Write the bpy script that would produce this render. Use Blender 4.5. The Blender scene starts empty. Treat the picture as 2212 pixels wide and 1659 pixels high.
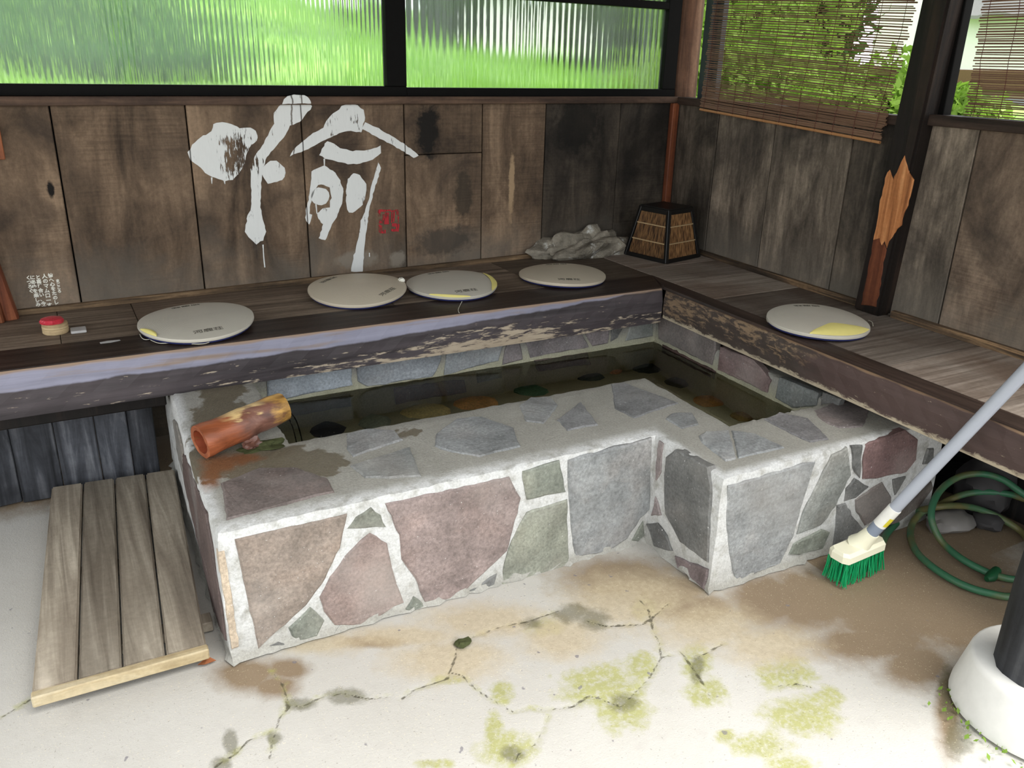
import bpy, bmesh, math, random
import numpy as np
from mathutils import Vector, Matrix
from mathutils.geometry import tessellate_polygon

random.seed(7); rng = np.random.default_rng(7)
SC = bpy.context.scene
COL = SC.collection

# ------------------------------------------------------------------ camera
S = 1.25
CAM = np.array([-2.1217, -2.6018, 1.0839]) * S
YAW, PIT, ROL, FPX = .5084, -.3703, .0274, 1816.0
_cy, _sy, _cp, _sp = math.cos(YAW), math.sin(YAW), math.cos(PIT), math.sin(PIT)
FW = np.array([_sy * _cp, _cy * _cp, _sp]); _r = np.array([_cy, -_sy, 0.0]); _u = np.cross(_r, FW)
RT = math.cos(ROL) * _r + math.sin(ROL) * _u
UP = -math.sin(ROL) * _r + math.cos(ROL) * _u
cam = bpy.data.cameras.new('camera'); cam.sensor_width = 36; cam.lens = FPX * 36 / 2212; cam.clip_start = .02
camo = bpy.data.objects.new('camera', cam); COL.objects.link(camo)
camo.matrix_world = Matrix(((RT[0], UP[0], -FW[0], CAM[0]), (RT[1], UP[1], -FW[1], CAM[1]), (RT[2], UP[2], -FW[2], CAM[2]), (0, 0, 0, 1)))
SC.camera = camo

# ------------------------------------------------------------------ sky, sun, exposure
W = bpy.data.worlds.new('overcast_sky'); SC.world = W; W.use_nodes = True
bg = W.node_tree.nodes['Background']; bg.inputs[0].default_value = (.93, .97, 1.0, 1); bg.inputs[1].default_value = 1.0
sun = bpy.data.lights.new('hazy_sun', 'SUN'); sun.energy = 1.7; sun.angle = math.radians(40); sun.color = (1, .97, .92)
suno = bpy.data.objects.new('hazy_sun', sun); COL.objects.link(suno)
suno.rotation_euler = Vector((-.2, .42, -.85)).to_track_quat('-Z', 'Y').to_euler(); suno.location = (-3, -6, 6)
VS = SC.view_settings; VS.view_transform = 'Standard'; VS.look = 'None'; VS.gamma = 1; VS.use_curve_mapping = False
VS.exposure = 1.35

# ------------------------------------------------------------------ pixel -> plane helpers (measurements of the place)
def _ray(px, py): return FW + RT * (px - 1106) / FPX - UP * (py - 829.5) / FPX
def onpl(px, py, n, k):
    v = _ray(px, py); n = np.array(n, float); t = (k - n @ CAM) / (n @ v); return CAM + t * v
def zp(px, py, z): return onpl(px, py, (0, 0, 1), z)
AW, AR = .0514, .0311
def wp(px, py, off=0): return onpl(px, py, (-AW, 1, 0), -off)          # back wall plane, off = proud of it
def rp(px, py, off=0): return onpl(px, py, (1, -AR, 0), -off)          # right wall plane
def far(px, py, d): v = _ray(px, py); return CAM + v * d
def wall_y(x): return AW * x
def wall_x(y): return AR * y
def crop(ox, oy, s): return lambda *pts: [(ox + x * s, oy + y * s) for x, y in pts]
c2 = crop(380, 180, .26524); c4 = crop(0, 550, .36166); c5 = crop(600, 550, .40687); c6 = crop(1300, 550, .4123)
c7 = crop(300, 950, .42948); c8 = crop(1250, 900, .45744); c9 = crop(400, 1250, .40687); c10 = crop(1850, 960, .205)
cs = crop(780, 400, .08439)

# ------------------------------------------------------------------ object helpers
ORG = {}
def empty(name, loc, label=None, cat=None, group=None):
    o = bpy.data.objects.new(name, None); COL.objects.link(o); o.location = Vector(loc); o.empty_display_size = .05
    ORG[o.name] = np.array(loc, float); tag(o, label, cat, group); return o
def tag(o, label=None, cat=None, group=None, kind=None):
    if label: o['label'] = label
    if cat: o['category'] = cat
    if group: o['group'] = group
    if kind: o['kind'] = kind
    return o
def obj(name, V, F, mat, parent=None, smooth=False, color=None, label=None):
    V = np.asarray(V, float)
    if parent is not None: org = ORG[parent.name]
    else:
        lo, hi = V.min(0), V.max(0); org = np.array([(lo[0] + hi[0]) / 2, (lo[1] + hi[1]) / 2, lo[2]])
    me = bpy.data.meshes.new(name)
    me.from_pydata((V - org).tolist(), [], F if isinstance(F, list) and len(F) > 50000 else [list(map(int, f)) for f in F]); me.update()
    if mat: me.materials.append(mat)
    if smooth: me.polygons.foreach_set('use_smooth', [True] * len(me.polygons)); me.set_sharp_from_angle(angle=math.radians(38))
    o = bpy.data.objects.new(name, me); COL.objects.link(o)
    if parent is not None: o.parent = parent
    else: o.location = Vector(org)
    ORG[o.name] = org
    if color: o.color = (*color, 1)
    if label: o['label'] = label
    return o
def fattr(o, name, arr):
    a = o.data.attributes.new(name, 'FLOAT', 'POINT'); a.data.foreach_set('value', np.asarray(arr, np.float32))
def join(*parts):
    V = []; F = []; n = 0
    for v, f in parts:
        V.append(np.asarray(v, float)); F += [[i + n for i in q] for q in f]; n += len(v)
    return np.concatenate(V), F
def hexa(P):   # 8 corners: bottom ring 0-3, top ring 4-7
    return np.array(P, float), [[3, 2, 1, 0], [4, 5, 6, 7], [0, 1, 5, 4], [1, 2, 6, 5], [2, 3, 7, 6], [3, 0, 4, 7]]
def bevelled(V, F, w, seg=1):
    bm = bmesh.new(); vs = [bm.verts.new(v) for v in V]
    for f in F: bm.faces.new([vs[i] for i in f])
    bmesh.ops.recalc_face_normals(bm, faces=bm.faces)
    bmesh.ops.bevel(bm, geom=bm.edges[:], offset=w, segments=seg, affect='EDGES', clamp_overlap=True)
    bm.verts.index_update(); r = [v.co[:] for v in bm.verts], [[v.index for v in f.verts] for f in bm.faces]; bm.free(); return np.array(r[0]), r[1]
def box(x0, x1, y0, y1, z0, z1, bev=0, seg=1):
    V, F = hexa([(x0, y0, z0), (x1, y0, z0), (x1, y1, z0), (x0, y1, z0), (x0, y0, z1), (x1, y0, z1), (x1, y1, z1), (x0, y1, z1)])
    return bevelled(V, F, bev, seg) if bev else (V, F)
def bar(a, b, w, h, bev=0, upv=(0, 0, 1)):
    a = np.array(a, float); b = np.array(b, float); d = b - a; d /= np.linalg.norm(d); u = np.array(upv, float)
    s = np.cross(d, u); s /= np.linalg.norm(s); u = np.cross(s, d)
    r = [(-1, -1), (1, -1), (1, 1), (-1, 1)]
    V, F = hexa([p + s * i * w / 2 + u * j * h / 2 for p in (a, b) for i, j in r])
    return bevelled(V, F, bev) if bev else (V, F)
def smoothpath(pts, n):
    P = np.array(pts, float); k = len(P); out = []
    for i in range(k - 1):
        p0 = P[max(i - 1, 0)]; p1 = P[i]; p2 = P[i + 1]; p3 = P[min(i + 2, k - 1)]
        for t in np.linspace(0, 1, n, endpoint=False):
            out.append(.5 * (2 * p1 + (p2 - p0) * t + (2 * p0 - 5 * p1 + 4 * p2 - p3) * t * t + (3 * p1 - p0 - 3 * p2 + p3) * t ** 3))
    out.append(P[-1]); return np.array(out)
def tube(path, r, k=8, cap=True):
    P = np.array(path, float); n = len(P); R = np.full(n, r) if np.isscalar(r) else np.array(r)
    T = np.gradient(P, axis=0); T /= np.linalg.norm(T, axis=1)[:, None]
    u = np.cross(T[0], (0, 0, 1)); u = np.cross(T[0], (1, 0, 0)) if np.linalg.norm(u) < .1 else u; u /= np.linalg.norm(u)
    V = []; F = []
    for i in range(n):
        u = u - T[i] * (u @ T[i]); u /= np.linalg.norm(u); w = np.cross(T[i], u)
        for j in range(k): a = 2 * math.pi * j / k; V.append(P[i] + R[i] * (math.cos(a) * u + math.sin(a) * w))
    for i in range(n - 1):
        for j in range(k): F.append([i * k + j, i * k + (j + 1) % k, (i + 1) * k + (j + 1) % k, (i + 1) * k + j])
    if cap: F += [list(range(k))[::-1], list(range((n - 1) * k, n * k))]
    return np.array(V), F
def lathe(prof, k=32, c=(0, 0, 0)):
    V = []; F = []; n = len(prof)
    for r, z in prof:
        for j in range(k): a = 2 * math.pi * j / k; V.append((c[0] + r * math.cos(a), c[1] + r * math.sin(a), c[2] + z))
    for i in range(n - 1):
        for j in range(k): F.append([i * k + j, i * k + (j + 1) % k, (i + 1) * k + (j + 1) % k, (i + 1) * k + j])
    F += [list(range(k))[::-1], list(range((n - 1) * k, n * k))]
    return np.array(V), F
def blob(c, rx, ry, rz, seed=0, amp=.12, sub=3, flat=None, rot=0):
    bm = bmesh.new(); bmesh.ops.create_icosphere(bm, subdivisions=sub, radius=1)
    V = np.array([v.co[:] for v in bm.verts]); F = [[v.index for v in f.verts] for f in bm.faces]; bm.free()
    g = np.random.default_rng(seed); k = np.ones(len(V))
    for i in range(7):
        d = g.normal(size=3); d /= np.linalg.norm(d); k += amp * .5 * np.sin((1.5 + i * .8) * (V @ d) * 1.6 + g.uniform(0, 6))
    V = V * k[:, None] * np.array([rx, ry, rz]); a = rot
    V = np.c_[V[:, 0] * math.cos(a) - V[:, 1] * math.sin(a), V[:, 0] * math.sin(a) + V[:, 1] * math.cos(a), V[:, 2]] + np.array(c)
    if flat is not None: V[:, 2] = np.maximum(V[:, 2], flat)
    return V, F
def refine(P, step, jit, closed=True):
    out = []; n = len(P)
    for i in range(n):
        a, b = P[i], P[(i + 1) % n]; L = np.linalg.norm(b - a); m = max(1, int(round(L / step)))
        for t in range(m):
            q = a + (b - a) * t / m
            out.append(q + (rng.normal(size=3) * jit if jit else 0))
    return out
def slab(P, nrm, up, down, edge=.004, step=.02, jit=.0012, rough=.0012):
    """piece with an irregular outline P lying on a plane with normal nrm, standing up by `up`, reaching down by `down`"""
    nrm = np.array(nrm, float); nrm /= np.linalg.norm(nrm)
    P = [np.array(p, float) for p in P]; c = sum(P) / len(P)
    A = sum(np.cross(P[i] - c, P[(i + 1) % len(P)] - c) for i in range(len(P)))
    if A @ nrm < 0: P = P[::-1]
    P = refine(P, step, 0); n = len(P)
    j = [rng.normal(size=3) * jit for _ in range(n)]
    P = [p + q - nrm * (q @ nrm) for p, q in zip(P, j)]
    ins = []
    for i in range(n):
        d = c - P[i]; d -= nrm * (d @ nrm); L = np.linalg.norm(d); ins.append(P[i] + d / L * min(edge, L * .4))
    V = [p - nrm * down for p in P] + [p + nrm * (up - edge * .7) for p in P] + [p + nrm * (up + rng.normal() * rough) for p in ins]
    F = []
    for r in range(2):
        for i in range(n): F.append([r * n + i, r * n + (i + 1) % n, (r + 1) * n + (i + 1) % n, (r + 1) * n + i])
    for t in tessellate_polygon([[Vector(v) for v in V[2 * n:]]]):
        a, b, d = [2 * n + k for k in t]
        if np.cross(np.array(V[b]) - V[a], np.array(V[d]) - V[a]) @ nrm < 0: b, d = d, b
        F.append([a, b, d])
    return np.array(V), F

# ------------------------------------------------------------------ material helpers
class G:
    def __init__(s, name):
        s.m = bpy.data.materials.new(name); s.m.use_nodes = True; s.t = s.m.node_tree; s.n = s.t.nodes; s.b = s.n['Principled BSDF']; s.out = s.n['Material Output']
    def new(s, typ, **kw):
        n = s.n.new(typ)
        for k, v in kw.items(): setattr(n, k, v)
        return n
    def put(s, inp, v):
        if isinstance(v, bpy.types.NodeSocket): s.t.links.new(v, inp)
        elif isinstance(v, (tuple, list)) and inp.type == 'RGBA' and len(v) == 3: inp.default_value = (*v, 1)
        else: inp.default_value = v
    def coord(s, which='Object', rnd=True, scale=(1, 1, 1), rot=(0, 0, 0)):
        v = s.new('ShaderNodeTexCoord').outputs[which]
        if rnd:
            oi = s.new('ShaderNodeObjectInfo'); k = s.new('ShaderNodeVectorMath', operation='SCALE'); k.inputs[0].default_value = (37.1, 53.7, 19.3)
            s.put(k.inputs['Scale'], oi.outputs['Random']); a = s.new('ShaderNodeVectorMath', operation='ADD'); s.put(a.inputs[0], v); s.put(a.inputs[1], k.outputs[0]); v = a.outputs[0]
        mp = s.new('ShaderNodeMapping'); s.put(mp.inputs['Vector'], v); mp.inputs['Scale'].default_value = scale; mp.inputs['Rotation'].default_value = rot
        return mp.outputs[0]
    def noise(s, v, scale=5, detail=4, rough=.55, dist=0, out='Fac'):
        n = s.new('ShaderNodeTexNoise'); s.put(n.inputs['Vector'], v); n.inputs['Scale'].default_value = scale; n.inputs['Detail'].default_value = detail
        n.inputs['Roughness'].default_value = rough; n.inputs['Distortion'].default_value = dist; return n.outputs[out]
    def voro(s, v, scale, feature='F1', out='Distance'):
        n = s.new('ShaderNodeTexVoronoi', feature=feature); s.put(n.inputs['Vector'], v); n.inputs['Scale'].default_value = scale; return n.outputs[out]
    def ramp(s, f, *stops):
        n = s.new('ShaderNodeValToRGB'); s.put(n.inputs[0], f); e = n.color_ramp.elements
        while len(e) < len(stops): e.new(.5)
        for el, (p, c) in zip(e, stops): el.position = p; el.color = (*c, 1) if isinstance(c, (tuple, list)) else (c, c, c, 1)
        return n.outputs[0]
    def step(s, f, a, b): return s.ramp(f, (a, 0.0), (b, 1.0)) if a < b else s.ramp(f, (b, 1.0), (a, 0.0))
    def mix(s, f, a, b, mode='MIX'):
        n = s.new('ShaderNodeMix', data_type='RGBA', blend_type=mode); s.put(n.inputs[0], f); s.put(n.inputs[6], a); s.put(n.inputs[7], b); return n.outputs[2]
    def math(s, op, a, b=0.0, clamp=False):
        n = s.new('ShaderNodeMath', operation=op, use_clamp=clamp); s.put(n.inputs[0], a); s.put(n.inputs[1], b); return n.outputs[0]
    def attr(s, name): return s.new('ShaderNodeAttribute', attribute_name=name).outputs['Fac']
    def sep(s, v):
        n = s.new('ShaderNodeSeparateXYZ'); s.put(n.inputs[0], v); return n.outputs
    def col(s): return s.new('ShaderNodeObjectInfo').outputs['Color']
    def rnd(s): return s.new('ShaderNodeObjectInfo').outputs['Random']
    def bump(s, h, strength=.3, dist=.005, normal=None):
        n = s.new('ShaderNodeBump'); s.put(n.inputs['Height'], h); n.inputs['Strength'].default_value = strength; n.inputs['Distance'].default_value = dist
        if normal: s.put(n.inputs['Normal'], normal)
        return n.outputs[0]
    def fin(s, color, rough=.6, normal=None, spec=.3, metal=0):
        s.put(s.b.inputs['Base Color'], color); s.put(s.b.inputs['Roughness'], rough); s.b.inputs['Specular IOR Level'].default_value = spec; s.b.inputs['Metallic'].default_value = metal
        if normal: s.put(s.b.inputs['Normal'], normal)
        return s.m
def rgb(r, g, b):
    f = lambda c: (c / 255 / 12.92) if c <= 10 else ((c / 255 + .055) / 1.055) ** 2.4
    return (f(r), f(g), f(b))
def wood(name, dark, mid, light, scale=(30, 30, 1.6), blot=None, blot_amt=.8, rough=.7, bump=.35, rnd=True, blot_scale=2.2, saw=None, var=.35):
    g = G(name); v = g.coord(rnd=rnd, scale=scale)
    n = g.noise(v, 1.0, 6, .6, .6); c = g.ramp(n, (.3, dark), (.52, mid), (.72, light))
    w = g.coord(rnd=rnd)
    if blot:
        m = g.noise(w, blot_scale, 5, .6, .4); c = g.mix(g.math('MULTIPLY', g.step(m, .45, .66), blot_amt), c, blot)
    fine = g.noise(w, 60, 3, .7); c = g.mix(.5, c, g.mix(fine, (.45, .45, .45), (1.5, 1.5, 1.5)), 'MULTIPLY')
    if rnd and var: c = g.mix(1.0, c, g.ramp(g.rnd(), (0, 1 - var), (1, 1 + var)), 'MULTIPLY')
    h = g.math('ADD', n, g.math('MULTIPLY', fine, .3))
    if saw: h = g.math('ADD', h, g.math('MULTIPLY', g.noise(g.coord(rnd=rnd, scale=saw), 1, 3, .6), .7))
    return g.fin(c, rough, g.bump(h, bump, .006), .25)
def plain(name, c, rough=.5, spec=.3, var=.12, scale=40, metal=0, bump=.1):
    g = G(name); v = g.coord(); n = g.noise(v, scale, 4); cc = g.mix(n, tuple(x * (1 - var) for x in c), tuple(min(1, x * (1 + var)) for x in c))
    return g.fin(cc, rough, g.bump(n, bump, .002), spec, metal)

M = {}
def boardmat(name, dark, mid, light, stain, diag=False, spots=True):
    g = G(name); v = g.coord(); n1 = g.noise(g.coord(scale=(7, 7, 2.2)), 1, 6, .62, .8); n2 = g.noise(g.coord(scale=(70, 70, 3)), 1, 4, .6, .3); n3 = g.noise(v, 3.0, 5, .62, .5)
    sawn = g.noise(g.coord(scale=(6, 6, 150), rot=(0, .12, 0)) if not diag else g.coord(scale=(8, 60, 9), rot=(.9, 0, 0)), 1, 4, .6); fine = g.noise(v, 90, 3, .7)
    c = g.ramp(n1, (.30, dark), (.5, mid), (.72, light)); c = g.mix(.35, c, g.ramp(n2, (.3, .62), (.7, 1.3)), 'MULTIPLY')
    c = g.mix(.6 if diag else g.math('MULTIPLY', g.step(g.noise(v, 2.1, 2), .45, .6), .4), c, g.ramp(sawn, (.32, .5), (.68, 1.5)), 'MULTIPLY'); c = g.mix(g.math('MULTIPLY', g.step(n3, .46, .66), .8), c, stain); c = g.mix(.5, c, g.ramp(fine, (.3, .7), (.7, 1.3)), 'MULTIPLY')
    zz = g.sep(g.coord(rnd=False))['Z']; dust = g.math('MULTIPLY', g.step(g.math('SUBTRACT', g.math('ADD', .72, g.math('MULTIPLY', g.math('SUBTRACT', n3, .5), .5)), zz), .0, .25), .5); c = g.mix(dust, c, rgb(136, 128, 116))
    if not diag and spots:
        oo_ = g.sep(g.coord(rnd=False))
        for px_, py_, rx_, rz_, colr_, am_ in ((925, 285, .06, .13, rgb(34, 31, 28), 1.0), (1000, 420, .05, .12, rgb(56, 50, 42), .8), (1105, 400, .016, .16, rgb(176, 150, 118), .7), (110, 410, .012, .03, rgb(22, 19, 17), 1.0), (960, 520, .16, .07, rgb(66, 61, 55), .8), (770, 560, .10, .04, rgb(132, 124, 112), .8), (1250, 270, .15, .14, rgb(30, 28, 25), .8), (860, 560, .04, .04, rgb(136, 128, 116), .8)):
            P_ = wp(px_, py_); ax_ = g.math('DIVIDE', g.math('SUBTRACT', oo_['X'], float(P_[0] + 1.4)), rx_); az_ = g.math('DIVIDE', g.math('SUBTRACT', oo_['Z'], float(P_[2])), rz_)
            d_ = g.math('SQRT', g.math('ADD', g.math('MULTIPLY', ax_, ax_), g.math('MULTIPLY', az_, az_))); d_ = g.math('ADD', d_, g.math('MULTIPLY', g.math('SUBTRACT', g.noise(v, 26, 5, .7), .5), 1.4)); c = g.mix(g.math('MULTIPLY', g.step(d_, 1.1, .6), am_), c, colr_)
    c = g.mix(1.0, c, g.ramp(g.rnd(), (0, .8), (1, 1.22)), 'MULTIPLY')
    return g.fin(c, .75, g.bump(g.math('ADD', g.math('ADD', n2, sawn), fine), .4, .004), .2)
M['board'] = boardmat('weathered_wall_board', rgb(56, 46, 37), rgb(108, 90, 73), rgb(144, 122, 100), rgb(54, 46, 40))
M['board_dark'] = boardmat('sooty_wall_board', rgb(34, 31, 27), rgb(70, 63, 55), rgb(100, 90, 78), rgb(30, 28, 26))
M['board_r'] = boardmat('weathered_side_board', rgb(60, 50, 43), rgb(110, 94, 80), rgb(146, 127, 109), rgb(50, 44, 39), spots=False)
M['board_dark_r'] = boardmat('sooty_side_board', rgb(40, 36, 32), rgb(80, 72, 63), rgb(116, 104, 91), rgb(30, 28, 26), True)
M['board_grey'] = boardmat('rough_sawn_grey_board', rgb(62, 55, 48), rgb(112, 101, 89), rgb(158, 143, 126), rgb(52, 47, 43), True)
M['trim'] = wood('brown_trim', rgb(40, 30, 24), rgb(80, 62, 50), rgb(110, 88, 70), (2, 30, 30), rgb(40, 30, 25), .5, .65, .3)
M['trim_y'] = wood('brown_trim_side', rgb(36, 28, 23), rgb(66, 52, 44), rgb(92, 74, 62), (30, 2, 30), rgb(36, 28, 24), .5, .65, .3)
M['batten'] = wood('splintered_batten', rgb(50, 40, 30), rgb(120, 98, 74), rgb(170, 142, 108), (1.5, 60, 60), rgb(50, 42, 34), .7, .75, .6)
M['batten_y'] = wood('splintered_batten_side', rgb(36, 30, 25), rgb(84, 68, 52), rgb(150, 120, 88), (60, 1.5, 60), rgb(34, 30, 27), .8, .75, .6)
M['post_red'] = wood('reddish_post', rgb(60, 30, 18), rgb(112, 62, 40), rgb(150, 92, 60), (30, 30, 1.2), rgb(58, 34, 24), .6, .6, .4)
M['post_brown'] = wood('brown_log', rgb(50, 34, 25), rgb(104, 74, 56), rgb(140, 108, 84), (22, 22, 1.4), rgb(46, 32, 25), .7, .65, .5)
M['post_dark'] = wood('dark_post', rgb(14, 11, 9), rgb(28, 22, 19), rgb(56, 42, 33), (24, 24, 1.2), rgb(22, 17, 15), .7, .55, .4)
M['bare'] = wood('bare_orange_wood', rgb(104, 60, 32), rgb(172, 112, 68), rgb(208, 150, 100), (46, 46, 1.4), rgb(150, 90, 50), .4, .6, .3)
M['frame'] = plain('black_window_frame', rgb(13, 12, 11), .6, .1, .3)
M['metal'] = plain('blue_black_metal', rgb(48, 54, 60), .4, .5, .25)
M['plank_top'] = wood('grey_bench_plank', rgb(76, 65, 55), rgb(114, 100, 86), rgb(142, 127, 110), (2.2, 50, 50), rgb(70, 54, 42), .5, .65, .3)
M['plank_cross'] = wood('grey_bench_board', rgb(104, 93, 84), rgb(138, 126, 115), rgb(164, 152, 141), (2.2, 60, 60), rgb(88, 66, 50), .6, .65, .3)
M['under'] = wood('blackened_under_board', rgb(34, 35, 38), rgb(76, 78, 84), rgb(134, 135, 140), (26, 26, 1.6), rgb(30, 31, 34), .8, .7, .4)
M['under_shade'] = wood('shade_dark_lower_board', rgb(14, 13, 13), rgb(26, 24, 23), rgb(44, 40, 37), (26, 26, 1.6), rgb(14, 13, 13), .8, .8, .4)  # shade below the side bench put into the board colour
M['duck'] = wood('worn_duckboard', rgb(108, 98, 86), rgb(144, 134, 119), rgb(176, 166, 150), (34, 1.6, 34), rgb(120, 108, 94), .4, .65, .35)
M['duck_end'] = wood('yellowish_duckboard_end', rgb(166, 146, 110), rgb(194, 176, 140), rgb(212, 198, 168), (6, 40, 40), rgb(190, 170, 130), .3, .65, .2)

def fascia_mat(name, axis, upper, tan, dark, lim, tan_amt):
    g = G(name); o = g.sep(g.coord(rnd=False)); z = o['Z']; L = o['X'] if axis == 'x' else o['Y']
    sc = (1.6, 30, 30) if axis == 'x' else (30, 1.6, 30)
    gr = g.noise(g.coord(rnd=False, scale=sc), 1, 6, .62, .5); w = g.noise(g.coord(rnd=False, scale=(.9, .9, 6)), 2.0, 3, .5)
    top = g.mix(g.step(g.noise(g.coord(rnd=False, scale=(1.5, 1.5, 20)), 2, 4), .54, .72), upper, tan)
    hb = g.attr('hv')                                   # 0 at the bottom edge, 1 at the top edge
    lx = g.attr('lv')                                   # 0 at the free end, 1 at the inside corner
    w2 = g.noise(g.coord(rnd=False, scale=(3, 3, 3)), 2.0, 4, .6)
    line = g.math('ADD', g.math('ADD', g.math('MULTIPLY', g.ramp(lx, (0, .55), (.55, .62), (.8, .8), (1, 1.0)), 1.0), lim), g.math('MULTIPLY', g.math('SUBTRACT', w2, .5), .16))
    up = g.step(g.math('ADD', g.math('SUBTRACT', hb, line), .5), .49, .53)
    dk = g.ramp(gr, (.3, tuple(c * .55 for c in dark)), (.7, tuple(min(1, c * 1.7) for c in dark)))
    peel = g.noise(g.coord(rnd=False, scale=(13, 60, 80) if axis == 'x' else (60, 13, 80)), 1, 5, .65, .3)
    amt = g.ramp(lx, (0, .3), (.3, .3), (.55, .42), (.74, .85), (.88, .5), (1, .55))
    near = g.math('MULTIPLY', g.math('SUBTRACT', 1.0, hb), amt)
    pm = g.step(g.math('ADD', peel, g.math('MULTIPLY', g.math('SUBTRACT', near, .42), .55)), .52, .60)
    dk = g.mix(pm, dk, g.mix(peel, rgb(150, 130, 108), rgb(204, 190, 168)))
    c = g.mix(up, dk, g.mix(.6, top, g.ramp(gr, (.3, .6), (.7, 1.25)), 'MULTIPLY'))
    c = g.mix(g.step(g.math('ADD', hb, g.math('MULTIPLY', g.math('SUBTRACT', w, .5), .1)), .93, .99), c, rgb(164, 140, 118))
    return g.fin(c, .55, g.bump(g.math('ADD', gr, g.math('MULTIPLY', pm, -.5)), .3, .005), .35)
M['fascia'] = fascia_mat('peeling_bench_beam', 'x', rgb(146, 145, 162), rgb(146, 128, 116), rgb(66, 60, 62), .0, 1.0)
g = G('worn_bench_beam'); v = g.coord(rnd=False); hb = g.attr('hv'); lx = g.attr('lv'); gr = g.noise(g.coord(rnd=False, scale=(30, 2, 30)), 1, 6, .62, .5); sp_ = g.noise(g.coord(rnd=False, scale=(60, 22, 70)), 1, 5, .7, .4); big = g.noise(g.coord(rnd=False, scale=(4, 3, 8)), 1, 4, .6)
tanc = g.mix(gr, rgb(112, 92, 74), rgb(162, 138, 110)); drk = g.mix(gr, rgb(52, 45, 42), rgb(88, 77, 70)); mot = g.step(g.math('ADD', sp_, g.math('MULTIPLY', g.math('SUBTRACT', big, g.math('MULTIPLY', hb, .3)), .6)), .56, .68); c = g.mix(mot, tanc, drk)
redc = g.mix(gr, rgb(64, 50, 47), rgb(98, 80, 75)); redc = g.mix(g.step(sp_, .66, .72), redc, rgb(176, 160, 136)); c = g.mix(g.step(g.math('ADD', lx, g.math('MULTIPLY', g.math('SUBTRACT', big, .5), .2)), .66, .60), c, redc)
low = g.math('MULTIPLY', g.step(g.math('ADD', hb, g.math('MULTIPLY', g.math('SUBTRACT', sp_, .5), .5)), .14, .06), 1.0); c = g.mix(low, c, rgb(186, 172, 148)); c = g.mix(g.step(g.math('ADD', hb, g.math('MULTIPLY', g.math('SUBTRACT', big, .5), .2)), .93, .99), c, rgb(150, 122, 96))
M['fascia_side'] = g.fin(c, .6, g.bump(g.math('ADD', gr, sp_), .35, .004), .3)
M['strip'] = wood('dark_stained_strip', rgb(34, 26, 23), rgb(54, 43, 38), rgb(76, 62, 54), (1.5, 36, 36), rgb(36, 28, 25), .5, .45, .25, rnd=False)
M['strip_y'] = wood('dark_stained_strip_side', rgb(36, 28, 24), rgb(62, 49, 43), rgb(86, 70, 61), (36, 1.5, 36), rgb(42, 33, 29), .5, .5, .25, rnd=False)

# paint
def paint(name, c, lo, hi):
    g = G(name); v = g.coord(rnd=False, scale=(1, 1, 1)); n = g.noise(g.coord(rnd=False, scale=(160, 160, 26)), 1, 4, .6); b = g.noise(v, 14, 3)
    f = g.math('ADD', g.math('MULTIPLY', n, .6), g.math('MULTIPLY', b, .5))
    o = g.sep(v); X_ = o['X']; m_ = 1.0
    for sx_ in (-1.795 + 1.7, -2.192 + 1.7, -1.388 + 1.7, -1.83 + 1.7):
        d_ = g.math('ABSOLUTE', g.math('SUBTRACT', X_, g.math('ADD', sx_, g.math('MULTIPLY', g.math('SUBTRACT', b, .5), .004 if sx_ != -1.83 + 1.7 else .03)))); m_ = g.math('MULTIPLY', g.step(d_, .0012, .0022), m_)
    dx_ = g.math('SUBTRACT', X_, -.325); dz_ = g.math('SUBTRACT', o['Z'], .40); rr_ = g.math('ADD', g.math('MULTIPLY', dx_, dx_), g.math('MULTIPLY', dz_, dz_)); f = g.math('SUBTRACT', f, g.math('MULTIPLY', g.step(rr_, .012, .0), .13))
    a = g.math('MULTIPLY', g.step(f, lo, hi), m_); g.put(g.b.inputs['Alpha'], a)
    return g.fin(g.mix(n, tuple(x * .9 for x in c), c), .6, None, .3)
M['white_paint'] = paint('white_brush_paint', rgb(228, 230, 228), .38, .44)
M['red_paint'] = paint('red_seal_paint', rgb(176, 44, 52), .44, .56)
M['black_ink'] = plain('black_ink', rgb(104, 100, 90), .7, .1)

# stone and mortar
g = G('flagstone'); v = g.coord(); n1 = g.noise(v, 9, 6, .62, .3); n2 = g.noise(v, 120, 4, .7); n3 = g.noise(v, 3.2, 3, .5)
c = g.mix(1.0, g.col(), g.ramp(n1, (.28, .62), (.72, 1.36)), 'MULTIPLY'); c = g.mix(.75, c, g.ramp(n2, (.3, .6), (.7, 1.4)), 'MULTIPLY')
c = g.mix(g.math('MULTIPLY', g.step(g.noise(v, 4.5, 4, .6, .6), .5, .68), .4), c, g.mix(1.0, c, (1.12, .98, .90), 'MULTIPLY'))
c = g.mix(g.math('MULTIPLY', g.step(n3, .52, .7), .35), c, rgb(168, 164, 158)); c = g.mix(g.step(g.noise(v, 160, 2, .5), .7, .78), c, rgb(205, 203, 200))
M['stone'] = g.fin(c, .62, g.bump(g.math('ADD', g.math('MULTIPLY', n1, .8), g.math('MULTIPLY', n2, .3)), .6, .007), .35)
g = G('mortar'); v = g.coord(rnd=False); n1 = g.noise(v, 7, 6, .65); n2 = g.noise(v, 170, 3, .7); n4 = g.noise(v, 26, 4, .6)
base = g.mix(n1, rgb(134, 132, 123), rgb(170, 167, 158)); wh = g.math('MULTIPLY', g.attr('white'), g.step(g.math('ADD', n4, g.math('MULTIPLY', n1, .4)), .42, .72))
c = g.mix(wh, base, rgb(200, 200, 198)); wet = g.step(g.math('ADD', g.attr('wet'), g.math('MULTIPLY', g.math('SUBTRACT', n4, .5), .9)), .45, .55)
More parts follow.
